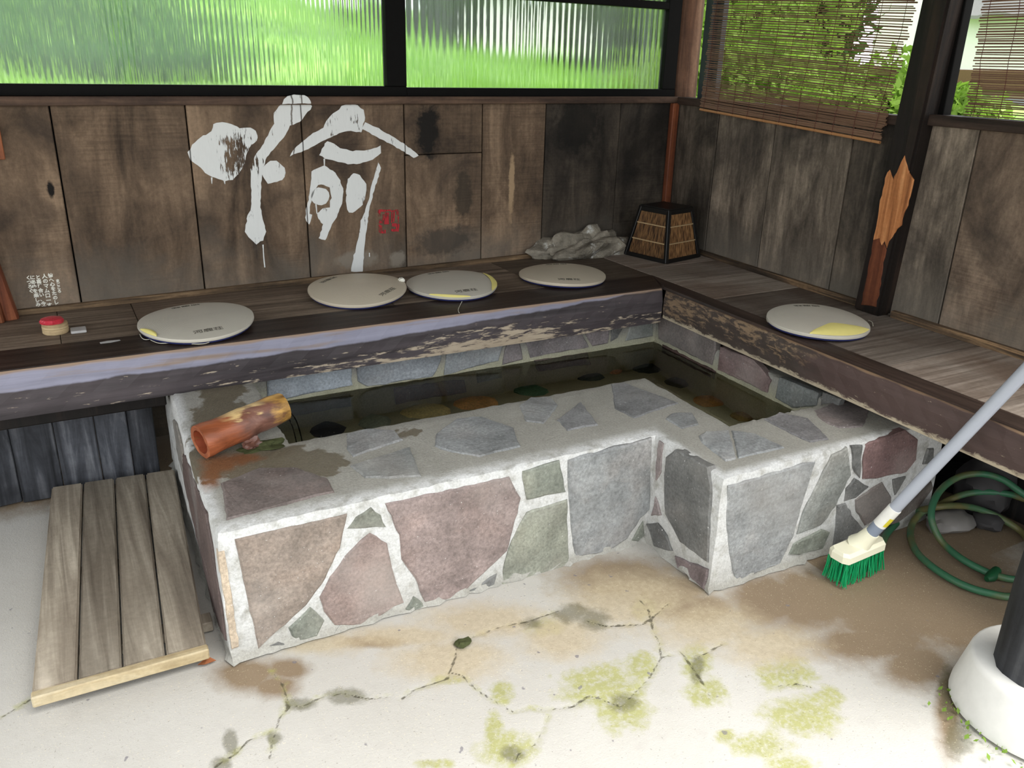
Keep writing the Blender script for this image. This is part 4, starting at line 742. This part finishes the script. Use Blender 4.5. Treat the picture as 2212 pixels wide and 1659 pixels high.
# ================================================================== CALLIGRAPHY on the back wall
pc = empty('painted_character', (-1.7, wall_y(-1.7), .6)); pc.parent = wb; pc.location = Vector(ORG['painted_character'] - ORG['wall_back']); pc['label'] = 'large white brush-written character on the boards'
SEAMS = [.0]
def stroke(pts, off=.0022, mat='white_paint', name='brush_stroke', step=.012, jit=.0012, th=.0012):
    P = [wp(x, y, off) for x, y in pts]; V, F = slab(P, (AW, -1, 0), 0, th, .0006, step, jit, 0); o = obj(name, V, F, M[mat], pc); return o
ST = [c2((95, 560), (130, 500), (200, 440), (290, 390), (305, 330), (380, 315), (450, 330), (520, 365), (610, 360), (650, 385), (670, 420), (655, 470), (600, 520), (570, 600), (560, 650), (520, 720), (460, 790), (400, 795), (290, 760), (240, 730), (180, 670), (120, 630)),
      c2((862, 172), (1102, 172), (1108, 190), (1060, 250), (1010, 310), (930, 350), (880, 440), (790, 540), (740, 600), (715, 680), (700, 760), (690, 900), (690, 1010), (710, 1110), (737, 1210), (710, 1280), (650, 1310), (610, 1270), (560, 1210), (580, 1100), (610, 1010), (615, 900), (610, 700), (640, 600), (700, 510), (750, 420), (800, 330), (800, 240), (840, 185)),
      c2((710, 680), (770, 630), (820, 630), (890, 690), (895, 730), (870, 790), (750, 820), (705, 760)), c2((925, 590), (985, 510), (1100, 420), (1200, 360), (1240, 280), (1330, 210), (1350, 180), (1410, 172), (1480, 174), (1530, 215), (1545, 280), (1530, 330), (1515, 400), (1400, 385), (1330, 410), (1200, 470), (1100, 520), (1020, 560)),
      c2((1515, 370), (1540, 315), (1650, 365), (1760, 430), (1850, 490), (1950, 560), (1980, 590), (1940, 610), (1860, 560), (1760, 500), (1640, 440)), c2((1170, 590), (1190, 530), (1230, 470), (1290, 490), (1340, 530), (1440, 550), (1560, 545), (1640, 525), (1670, 505), (1668, 570), (1600, 620), (1500, 655), (1400, 660), (1300, 635), (1220, 610)),
      c2((1100, 720), (1150, 690), (1210, 670), (1280, 710), (1340, 790), (1365, 880), (1355, 980), (1310, 1090), (1270, 1150), (1215, 1280), (1165, 1265), (1200, 1150), (1160, 1100), (1150, 1060), (1200, 1020), (1250, 1010), (1270, 930), (1250, 850), (1200, 820), (1160, 830), (1130, 870), (1100, 960), (1085, 1060), (1105, 1070), (1090, 1155), (1055, 1120), (1060, 1040), (1080, 950), (1100, 830)),
      [(c2((1175, 920))[0][0] + 20 * math.cos(t), c2((1175, 920))[0][1] + 20 * math.sin(t)) for t in np.linspace(0, 6.283, 14, endpoint=False)],
      c2((1385, 880), (1400, 780), (1440, 730), (1500, 750), (1550, 820), (1550, 900), (1520, 990), (1440, 1060), (1410, 1055), (1385, 980)), c2((1425, 1530), (1450, 1400), (1490, 1250), (1510, 1120), (1570, 950), (1610, 770), (1650, 640), (1672, 690), (1620, 850), (1580, 1000), (1550, 1200), (1530, 1400), (1520, 1535))]
for s_ in ST: stroke(s_)
stroke(c2((865, 166), (880, 130), (910, 105), (960, 95), (1050, 95), (1090, 120), (1100, 166)), .0238)
for l_ in (((703, 1315), (712, 1315), (728, 1500), (720, 1500)), ((285, 765), (298, 765), (297, 820), (290, 820)), ((388, 790), (400, 790), (402, 822), (396, 822)), ((1135, 985), (1147, 985), (1153, 1060), (1145, 1060)), ((1203, 615), (1215, 615), (1214, 675), (1206, 675)), ((1572, 1380), (1580, 1380), (1580, 1412), (1573, 1412))): stroke(c2(*l_), name='paint_drip', step=.02, jit=.0004)
for l_ in (((440, 630), (760, 620), (760, 665), (440, 690)), ((740, 650), (960, 620), (960, 680), (760, 690)), ((440, 680), (510, 680), (500, 800), (450, 800)), ((890, 670), (965, 670), (960, 790), (900, 760)), ((610, 700), (720, 700), (710, 1000), (590, 1000)), ((470, 860), (560, 860), (560, 970), (460, 980)), ((450, 1000), (540, 1040), (540, 1150), (640, 1140), (640, 1230), (490, 1240), (440, 1140)),
           ((790, 980), (980, 980), (980, 1080), (960, 1200), (780, 1180), (780, 1120), (900, 1120), (900, 1060), (790, 1060)), ((770, 700), (800, 700), (800, 960), (770, 960)), ((820, 690), (860, 690), (850, 940), (815, 940)), ((930, 800), (970, 800), (970, 960), (940, 960)), ((560, 740), (600, 740), (590, 900), (560, 900))): stroke(cs(*l_), .0022, 'red_paint', 'seal_mark', .01, .0008)
# small inscription, columns from right to left
ins = empty('inscription', (-2.7, wall_y(-2.7), .6)); ins.parent = wb; ins.location = Vector(ORG['inscription'] - ORG['wall_back']); ins['label'] = 'six columns of small white hand-written characters at the left'
c12 = crop(40, 575, .06329)
for txt, (x0, y0), (x1, y1) in (('まごころ', (1325, 450), (1410, 920)), ('愉へ心をたのしむ', (1075, 250), (1335, 1460)), ('人のマム口ーす', (875, 270), (1070, 1420)), ('と喜び合い、今湯', (650, 310), (900, 1510)), ('にあゆを楽しみな', (460, 320), (720, 1540)), ('くつろぐ', (320, 330), (450, 930))):
    n = len(txt)
    for i, ch in enumerate(txt):
        t = (i + .5) / n; x = x0 + (x1 - x0) * t; y = y0 + (y1 - y0) * t; p = wp(*c12((x, y))[0], .0024)
        V, F = text_mesh(ch, (y1 - y0) / n * .06329 / 640, .0005, .0006)
        if len(V) == 0: continue
        V = np.c_[V[:, 0] * 1.0, V[:, 0] * AW - V[:, 2], V[:, 1]] + p; obj('character', V, F, M['white'], ins)

# ================================================================== BLINDS
def blind(name, y0, y1, z0l, z0r, ztop, off, label, pitch, bundle, cords, skew0=0, skew1=0):
    e = empty(name, (wall_x((y0 + y1) / 2) - off, (y0 + y1) / 2, min(z0l, z0r)), label, 'blind'); parts = []; g_ = np.random.default_rng(11)
    def P(t, h):     # t across 0..1, h height above the lower edge
        y = y0 + (y1 - y0) * t; zb = z0l + (z0r - z0l) * t
        fr_ = min(1, h / .6); zz = zb + h + (1.2 - zb) * 0
        y += skew0 * h * (1 - t) + skew1 * h * t
        return np.array([wall_x(y) - off, y, zz])
    h = .012
    while h < ztop - z0l:
        a0 = P(g_.uniform(-.006, .006), h + g_.normal() * .001); b0 = P(1 + g_.uniform(-.01, .008), h * (1 + 0) + g_.normal() * .001); m0 = P(.5, h + g_.normal() * .0012); q0 = P(.25, h + g_.normal() * .001); q1 = P(.75, h + g_.normal() * .001)
        xo = np.array([g_.normal() * .0015, 0, 0]); parts.append(tube([a0 + xo, q0 + xo, m0 + xo, q1 + xo, b0 + xo], g_.uniform(.0017, .0029), 5)); h += (pitch * .62 if h < bundle else pitch) * g_.uniform(.75, 1.25)
    r_ = obj('reeds', *join(*parts), M['blind'], e); r_['kind'] = 'stuff'
    if bundle > .0: obj('bottom_bar', *tube([P(0, 0), P(.5, .001), P(1, 0)], .0055, 8), M['blind_tan'], e)
    for t in np.linspace(.03, .97, cords):
        wob = [P(t + g_.normal() * .003, hh_) + np.array([-.004, 0, 0]) for hh_ in np.linspace(-.006, ztop - z0l, 14)]; obj('cord', *tube(wob, .0011, 4), M['cord'], e)
    return e
blind('reed_blind', -.212, -1.205, 1.162, 1.112, 2.08, .034, 'brown reed blind hanging unrolled before the window next to the corner', .0078, .095, 11, -.03, -.10)
blind('reed_blind', -1.452, -2.5, 1.18, 1.18, 2.08, -.05, 'brown reed blind at the right edge, hanging outside the sill', .0076, .0, 12, .06, 0)

# ================================================================== DUCKBOARD
db = empty('duckboard', (-2.6, -1.0, 0), 'weathered slatted wooden duckboard lying on the floor beside the bath', 'duckboard')
TL, TR, BR_, BL = [zp(x, y, .052) for x, y in ((110, 1052), (386, 1011), (453, 1388), (66, 1494))]; TR[0] -= .012; BR_[0] -= .006
for i in range(4):
    u0, u1 = i / 4 + .006, (i + 1) / 4 - .006; P = []
    for zz in (.026, .052):
        for u, w in ((u0, 1), (u1, 1), (u1, 0), (u0, 0)):
            top_ = TL + (TR - TL) * u; bot = BL + (BR_ - BL) * u; p = top_ + (bot - top_) * w; P.append((p[0], p[1], zz))
    V, F = hexa(P); V, F = bevelled(V, F, .004, 2); obj('slat', V, F, M['duck'], db)
for w in (.12, .5, .86):
    p0 = TL + (BL - TL) * w; p1 = TR + (BR_ - TR) * w; obj('cross_batten', *bar((p0[0] + .01, p0[1], .0135), (p1[0] + (.022 if w > .8 else -.01), p1[1], .0135), .045, .027, .002), M['duck'], db)
dv = (BR_ - BL) / np.linalg.norm(BR_ - BL); obj('front_rail', *bar((BL[0], BL[1] - .012, .038), (BR_[0], BR_[1] - .012, .038), .024, .028, .003), M['duck_end'], db, label='pale yellowish end board')

# ================================================================== DECK BRUSH
hb = zp(1850, 1222, 0); bh = empty('deck_brush', (hb[0], hb[1], 0), 'long-handled deck brush with green bristles standing by the bath', 'brush')
p_lo = zp(1876, 1158, .135); p_hi = far(2200, 817, 2.02); dirb = (p_hi - p_lo) / np.linalg.norm(p_hi - p_lo); p_end = p_lo + dirb * 1.45
dpt = lambda t: p_lo + (p_hi - p_lo) * t
obj('pole', *tube([dpt(.16), p_end], .0165, 14), M['alu'], bh, True); slv = obj('sleeve', *tube([dpt(-.02), dpt(.17)], .0178, 14), M['alu2'], bh, True)
obj('sticker', *tube([dpt(.085), dpt(.20)], .0184, 14), M['sticker'], slv, True)
vy, fy = tube([dpt(.10), dpt(.155)], .0188, 14, False); ctr = (dpt(.10) + dpt(.155)) / 2; fy = [f for f in fy if (vy[f].mean(0) - ctr) @ (RT * .6 - FW * .5 - UP * .4) > .010]; obj('yellow_label', vy, fy, M['sticker_y'], slv, True)
e0 = zp(1815, 1190, .10); e1 = zp(1893, 1158, .10); ed = e1 - e0; ed[2] = 0; Lh = np.linalg.norm(ed); ed /= Lh; en = np.array([ed[1], -ed[0], 0]); hc = (e0 + e1) / 2 + np.array([0, 0, 0])
ring = []
def headpt(s_, w, zz, lean=.0): return hc + ed * s_ * Lh * .56 + en * w * .034 + np.array([0, 0, zz - .10])
out = [(-1, -.55), (-.88, -1), (.88, -1), (1, -.55), (1, .55), (.88, 1), (-.88, 1), (-1, .55)]
V = [headpt(s_, w, .072) for s_, w in out] + [headpt(s_, w, .092) for s_, w in out] + [headpt(s_ * .96, w * .8, .102) for s_, w in out]; F = [list(range(8))[::-1], list(range(16, 24))] + [[r * 8 + i, r * 8 + (i + 1) % 8, (r + 1) * 8 + (i + 1) % 8, (r + 1) * 8 + i] for r in (0, 1) for i in range(8)]; obj('head', V, F, M['brushhead'], bh)
obj('socket', *tube([headpt(0, 0, .095), (headpt(0, 0, .095) + dpt(.0)) / 2, dpt(.03)], [.034, .026, .0205], 14), M['brushhead'], bh, True)
parts = []
for i in range(15):
    for j in range(5):
        s_, w = -.9 + 1.8 * i / 14, -.78 + 1.56 * j / 4; b0 = headpt(s_, w, .073)
        for k in range(5):
            o_ = rng.normal(size=3) * .003; tip = headpt(s_ * 1.1, w * 1.25, .001) + np.array([rng.normal() * .004, rng.normal() * .004, abs(rng.normal()) * .004]); parts.append(tube([b0 + o_ * (1, 1, 0), tip], .0013, 4, False))
r_ = obj('bristles', *join(*parts), M['bristle'], bh); r_['kind'] = 'stuff'

# ================================================================== HOSE
def hz(x, y, zz): return zp(*c10((x, y))[0], zz)
hp = [hz(235, 1150, .012), hz(270, 1050, .012), hz(330, 930, .014), hz(450, 810, .016), hz(600, 715, .03), hz(720, 682, .06), hz(850, 660, .085), hz(1000, 645, .085), hz(1200, 660, .07), hz(1400, 722, .05), hz(1600, 825, .03), hz(1766, 950, .014), hz(1950, 1200, .012),
      hz(2150, 1150, .03), hz(2150, 850, .06), hz(1950, 640, .09), hz(1766, 575, .10), hz(1600, 522, .11), hz(1350, 500, .11), hz(1150, 522, .10), hz(980, 582, .085), hz(850, 650, .07), hz(700, 710, .045), hz(620, 790, .03), hz(575, 880, .016), hz(575, 1000, .012), hz(640, 1140, .012), hz(800, 1290, .012), hz(1000, 1420, .012), hz(1200, 1512, .012), hz(1400, 1570, .012), hz(1620, 1605, .012), hz(1900, 1560, .014),
      hz(2100, 1250, .02), hz(2050, 850, .06), hz(1850, 600, .12), hz(1700, 480, .15), hz(1550, 375, .17), hz(1350, 312, .18), hz(1150, 322, .175), hz(1000, 385, .16), hz(880, 490, .14), hz(805, 630, .115), hz(790, 780, .085), hz(840, 930, .05), hz(930, 1060, .026), hz(1100, 1200, .02), hz(1300, 1312, .016), hz(1500, 1392, .014), hz(1700, 1428, .012), hz(1900, 1430, .012)]
o = obj('garden_hose', *tube(smoothpath(hp, 6), .0105, 10), M['hose'], None, True); tag(o, 'green rubber garden hose lying in loose coils under the right bench', 'hose')
q = hz(1430, 1430, .0); o = obj('hose_nozzle', *tube([q + (-.03, 0, .012), q + (-.01, .0, .015), q + (.03, .01, .018)], [.008, .016, .013], 10), plain('dark_green_fitting', rgb(24, 74, 44), .5), None, True); tag(o, 'dark green hose fitting lying on the damp floor', 'fitting')
def rock(px, py, rx, ry, rz, mat, seed, label, name='stone'):
    p = zp(px, py, 0); V, F = blob((p[0], p[1], rz * .8), rx, ry, rz, seed, .1, 3, 0.0); o = obj(name, V, F, mat, None, True); tag(o, label, 'stone')
rock(2045, 1140, .088, .06, .035, M['rock_grey'], 31, 'smooth flat grey stone inside the hose coils', 'flat_stone')
rock(2115, 1105, .09, .08, .11, M['rock_dark'], 32, 'large dark stone behind the flat grey stone under the bench', 'dark_stone')
rock(2130, 1138, .05, .045, .03, M['rock_dark'], 33, 'small dark stone beside the flat grey stone', 'dark_stone')
rock(2185, 1100, .045, .04, .035, M['rock_dark'], 34, 'round brown-black stone at the far right under the bench', 'dark_stone')
q = zp(2050, 1075, 0); bk = lathe([(.075, 0), (.085, .004), (.095, .12), (.098, .125), (.09, .125), (.078, .02)], 28, (q[0] + .1, q[1] + .06, 0)); o = obj('black_bucket', *bk, plain('black_plastic', rgb(22, 22, 24), .45), None, True); tag(o, 'black bucket in the shade behind the hose', 'bucket')

# ================================================================== PILLAR
PX, PY = -.845, -2.512
pl = empty('pillar', (PX, PY, 0), 'round grey-black log pillar on a white concrete footing at the right edge', 'pillar')
V, F = lathe([(.186, 0), (.184, .02), (.164, .108), (.160, .117), (.153, .121), (.07, .121)], 48, (PX, PY, 0)); obj('footing', V, F, M['concrete'], pl, True, label='white concrete footing')
V, F = tube([(PX - .035, PY + .01, zz) for zz in np.linspace(.118, 2.26, 12)], [.088 + .002 * math.sin(i * 2) for i in range(12)], 26); V[:, :2] += rng.normal(size=(len(V), 2)) * .0015; obj('log', V, F, M['log'], pl, True)
# weeds at the footing
parts = []
for i in range(70):
    an = random.uniform(2.3, 4.2); rr = .185 + abs(random.gauss(0, .025)); p = np.array([PX + rr * math.cos(an), PY + rr * math.sin(an), 0]); L_ = random.uniform(.006, .018); d_ = np.array([random.gauss(0, .5), random.gauss(0, .5), .8]); s_ = np.cross(d_, (0, 0, 1)); s_ /= np.linalg.norm(s_)
    parts.append((np.array([p - s_ * L_ * .15, p + d_ * L_ * .5 - s_ * L_ * .35, p + d_ * L_, p + d_ * L_ * .5 + s_ * L_ * .35]), [[0, 1, 2, 3]]))
o = obj('weeds', *join(*parts), M['leaf']); tag(o, 'tiny green weeds and moss around the concrete footing', 'weeds', kind='stuff')
p = zp(446, 1433, .0); V = [(p[0] - .02, p[1], .003), (p[0] - .005, p[1] - .012, .008), (p[0] + .022, p[1] - .004, .004), (p[0] + .006, p[1] + .01, .012)]; o = obj('dead_leaf', *join((np.array(V), [[0, 1, 2, 3]]), (np.array(V) + (0, 0, -.0008), [[3, 2, 1, 0]])), M['leaf_dead']); tag(o, 'small curled brown leaf on the floor by the bath corner', 'leaf')
for i, (x, y, r_) in enumerate((c9((1475, 345))[0] + (.02,),)):
    q = zp(x, y, 0); V, F = blob((q[0], q[1], .002), r_, r_ * .75, .008, 50 + i, .2, 2, -.002); o = obj('moss_clump', V, F, M['moss']); tag(o, ['dark moss clump at the bend of a floor crack', 'small moss clump in the lower left crack', 'moss clump where two floor cracks meet'][i], 'moss')

# ================================================================== OUTDOORS
def hill(x, y):
    k = 1 / (1 + np.exp((x + .2) * 1.3)); return np.clip(y - .9, 0, None) * (.10 + .30 * k) + .75 + .08 * np.sin(x * 1.7 + y)
xs = np.linspace(-14, 9, 70); ys = np.linspace(.8, 16, 50); XX, YY = np.meshgrid(xs, ys); V = np.c_[XX.ravel(), YY.ravel(), hill(XX, YY).ravel()]
F = [[j * 70 + i, j * 70 + i + 1, (j + 1) * 70 + i + 1, (j + 1) * 70 + i] for j in range(49) for i in range(69)]; st(obj('meadow', V, F, M['soil'], smooth=True, label='green grassy bank behind the shelter'))
def blades(n, xr, yr, hr, wd, seed):
    g_ = np.random.default_rng(seed); x = g_.uniform(*xr, n); y = yr[0] + (yr[1] - yr[0]) * g_.random(n) ** 1.5; z0 = hill(x, y); h = g_.uniform(*hr, n); an = g_.uniform(0, 6.28, n); le = g_.normal(0, .35, (n, 2)) * h[:, None]
    dx, dy = np.cos(an) * wd, np.sin(an) * wd; V = np.empty((n, 5, 3)); V[:, 0] = np.c_[x - dx, y - dy, z0 - .02]; V[:, 1] = np.c_[x + dx, y + dy, z0 - .02]; V[:, 2] = np.c_[x + dx * .8 + le[:, 0] * .4, y + dy * .8 + le[:, 1] * .4, z0 + h * .6]; V[:, 3] = np.c_[x + le[:, 0], y + le[:, 1], z0 + h]; V[:, 4] = np.c_[x - dx * .8 + le[:, 0] * .4, y - dy * .8 + le[:, 1] * .4, z0 + h * .6]
    return V.reshape(-1, 3), [[5 * i, 5 * i + 1, 5 * i + 2, 5 * i + 3, 5 * i + 4] for i in range(n)]
o = obj('meadow_grass', *blades(26000, (-9, 6), (.95, 9), (.05, .16), .014, 1), M['grass']); tag(o, 'bright green meadow grass on the bank behind the windows', 'grass', kind='stuff')
o = obj('sedge', *blades(7000, (-8, -1.5), (2.2, 7), (.1, .22), .02, 2), M['grass2']); tag(o, 'darker sedge tufts on the bank behind the left window', 'grass', kind='stuff')
def leaves(c, rx, ry, rz, n, size, seed):
    g_ = np.random.default_rng(seed); d = g_.normal(size=(n, 3)); d /= np.linalg.norm(d, axis=1)[:, None]; r = g_.random(n) ** .4; lump = 1 + .22 * np.sin(d[:, 0] * 5 + seed) * np.sin(d[:, 1] * 4 + 2) + .18 * np.sin(d[:, 2] * 7)
    P = d * (r * lump)[:, None] * np.array([rx, ry, rz]) + np.array(c); a = g_.normal(size=(n, 3)); a /= np.linalg.norm(a, axis=1)[:, None]; b_ = np.cross(a, g_.normal(size=(n, 3))); b_ /= np.linalg.norm(b_, axis=1)[:, None]; s_ = size * g_.uniform(.6, 1.3, n)[:, None]
    V = np.stack([P - a * s_, P - b_ * s_ * .45 , P + a * s_, P + b_ * s_ * .45], 1).reshape(-1, 3); return V, [[4 * i, 4 * i + 1, 4 * i + 2, 4 * i + 3] for i in range(n)]
def tree(c, rx, ry, rz, n, size, seed, label, mat, zg, cat='tree', name='tree'):
    e = empty(name, (c[0], c[1], zg), label, cat); f = obj('foliage', *leaves(c, rx, ry, rz, n, size, seed), M[mat], e); f['kind'] = 'stuff'
    obj('trunk', *tube([(c[0], c[1], zg - .1), (c[0] + .05, c[1], (zg + c[2]) / 2), (c[0], c[1], c[2] + rz * .4)], [.09, .07, .03], 10), M['bark'], e, True)
def gz(p): return float(hill(p[0], max(p[1], .95))) if p[1] > .9 else 0.0
tree(far(1620, 90, 6.2), .70, .7, 1.25, 6500, .045, 61, 'leafy green tree right behind the first reed blind', 'leaf', 0.0)
tree(far(1600, 110, 8.6), 1.0, 1.0, 1.5, 12000, .06, 71, 'dark dense tree further back behind the first reed blind', 'leaf_d', 0.0)
tree(far(1745, 60, 7.2), .50, .5, 1.3, 12000, .045, 62, 'dark leafy tree behind the right half of the first blind', 'leaf_d', 0.0)
tree(far(1600, 210, 5.4), .7, .7, .55, 6000, .04, 63, 'low bright shrub behind the left half of the first blind', 'leaf', 0.0, 'shrub', 'shrub')
tree(far(1905, 235, 4.9), .5, .5, .26, 5000, .035, 64, 'bright green shrub seen between the first blind and the post', 'leaf', 0.0, 'shrub', 'shrub')
tree(far(2070, 255, 4.6), .16, .2, .14, 2000, .03, 65, 'small bright shrub right of the post', 'leaf', 0.0, 'shrub', 'shrub')
tree(far(1370, 60, 9.0), .75, .75, 1.0, 4500, .09, 66, 'dark tree behind the right end of the coarse ribbed window', 'leaf_d', 1.0)
tree(far(950, 10, 9.0), .7, .7, 1.0, 4500, .09, 67, 'dark tree behind the left end of the coarse ribbed window', 'leaf_d', 1.0)
tree(far(1180, -170, 14), 2.4, 1.2, 1.3, 5000, .10, 68, 'dark tree crown high behind the coarse ribbed window', 'leaf_d', 1.0)
# small pale shed on the bank
p = far(1140, 60, 10.5); sh = empty('pale_shed', (p[0], p[1], 1.5), 'pale shed far up the bank behind the coarse ribbed window', 'shed')
V, F = box(p[0] - .45, p[0] + .45, p[1], p[1] + 1.0, 1.2, p[2] + .5); obj('wall', V, F, M['plaster'], sh); V, F = hexa([(p[0] - .7, p[1] - .15, p[2] + .5), (p[0] + .7, p[1] - .15, p[2] + .5), (p[0] + .7, p[1] + 1.3, p[2] + .5), (p[0] - .7, p[1] + 1.3, p[2] + .5), (p[0] - .7, p[1] + .5, p[2] + .9), (p[0] + .7, p[1] + .5, p[2] + .9), (p[0] + .7, p[1] + .6, p[2] + .9), (p[0] - .7, p[1] + .6, p[2] + .9)]); obj('roof', V, F, M['eave'], sh)
# white house beyond the right wall
HX = 8.5; hx = lambda px, py: onpl(px, py, (1, 0, 0), HX)
p0 = hx(1880, 60); pb = hx(2070, 150); pe = hx(2070, 30); pg = hx(2070, 190)
ho = empty('white_house', (HX, pb[1], 0), 'white plastered house beyond the right window', 'house')
yl = hx(1885, 100)[1]
obj('upper_wall', *box(HX, HX + 3, -9, yl, pb[2], pe[2] + 1.2), M['plaster'], ho); obj('lower_wall', *box(HX + .05, HX + 3, -9, yl, 0, pg[2]), M['beige'], ho); obj('beam', *box(HX - .05, HX + .1, -9, yl + .1, pg[2], pb[2], .01), M['eave'], ho)
obj('grey_panel', *box(HX - .02, HX + .05, hx(2200, 230)[1] - 3, hx(2072, 230)[1], 0, hx(2070, 205)[2]), M['greywall'], ho)
xs = np.linspace(-9, hx(2066, 20)[1], 140); rv = []
for k, (xx, zz) in enumerate(((HX - .25, pe[2] - .02), (HX + .1, pe[2] + .35))):
    for y in xs: rv.append((xx, y, zz + .025 * math.cos(y * 2 * math.pi / .12)))
for k, (xx, zz) in enumerate(((HX - .25, pe[2] - .06), (HX + .1, pe[2] + .31))):
    for y in xs: rv.append((xx, y, zz + .025 * math.cos(y * 2 * math.pi / .12)))
m = 140; F = [[i, i + 1, m + i + 1, m + i] for i in range(m - 1)] + [[2 * m + i + 1, 2 * m + i, 3 * m + i, 3 * m + i + 1] for i in range(m - 1)] + [[i + 1, i, 2 * m + i, 2 * m + i + 1] for i in range(m - 1)]
obj('corrugated_eave', rv, F, M['roofmetal'], ho)
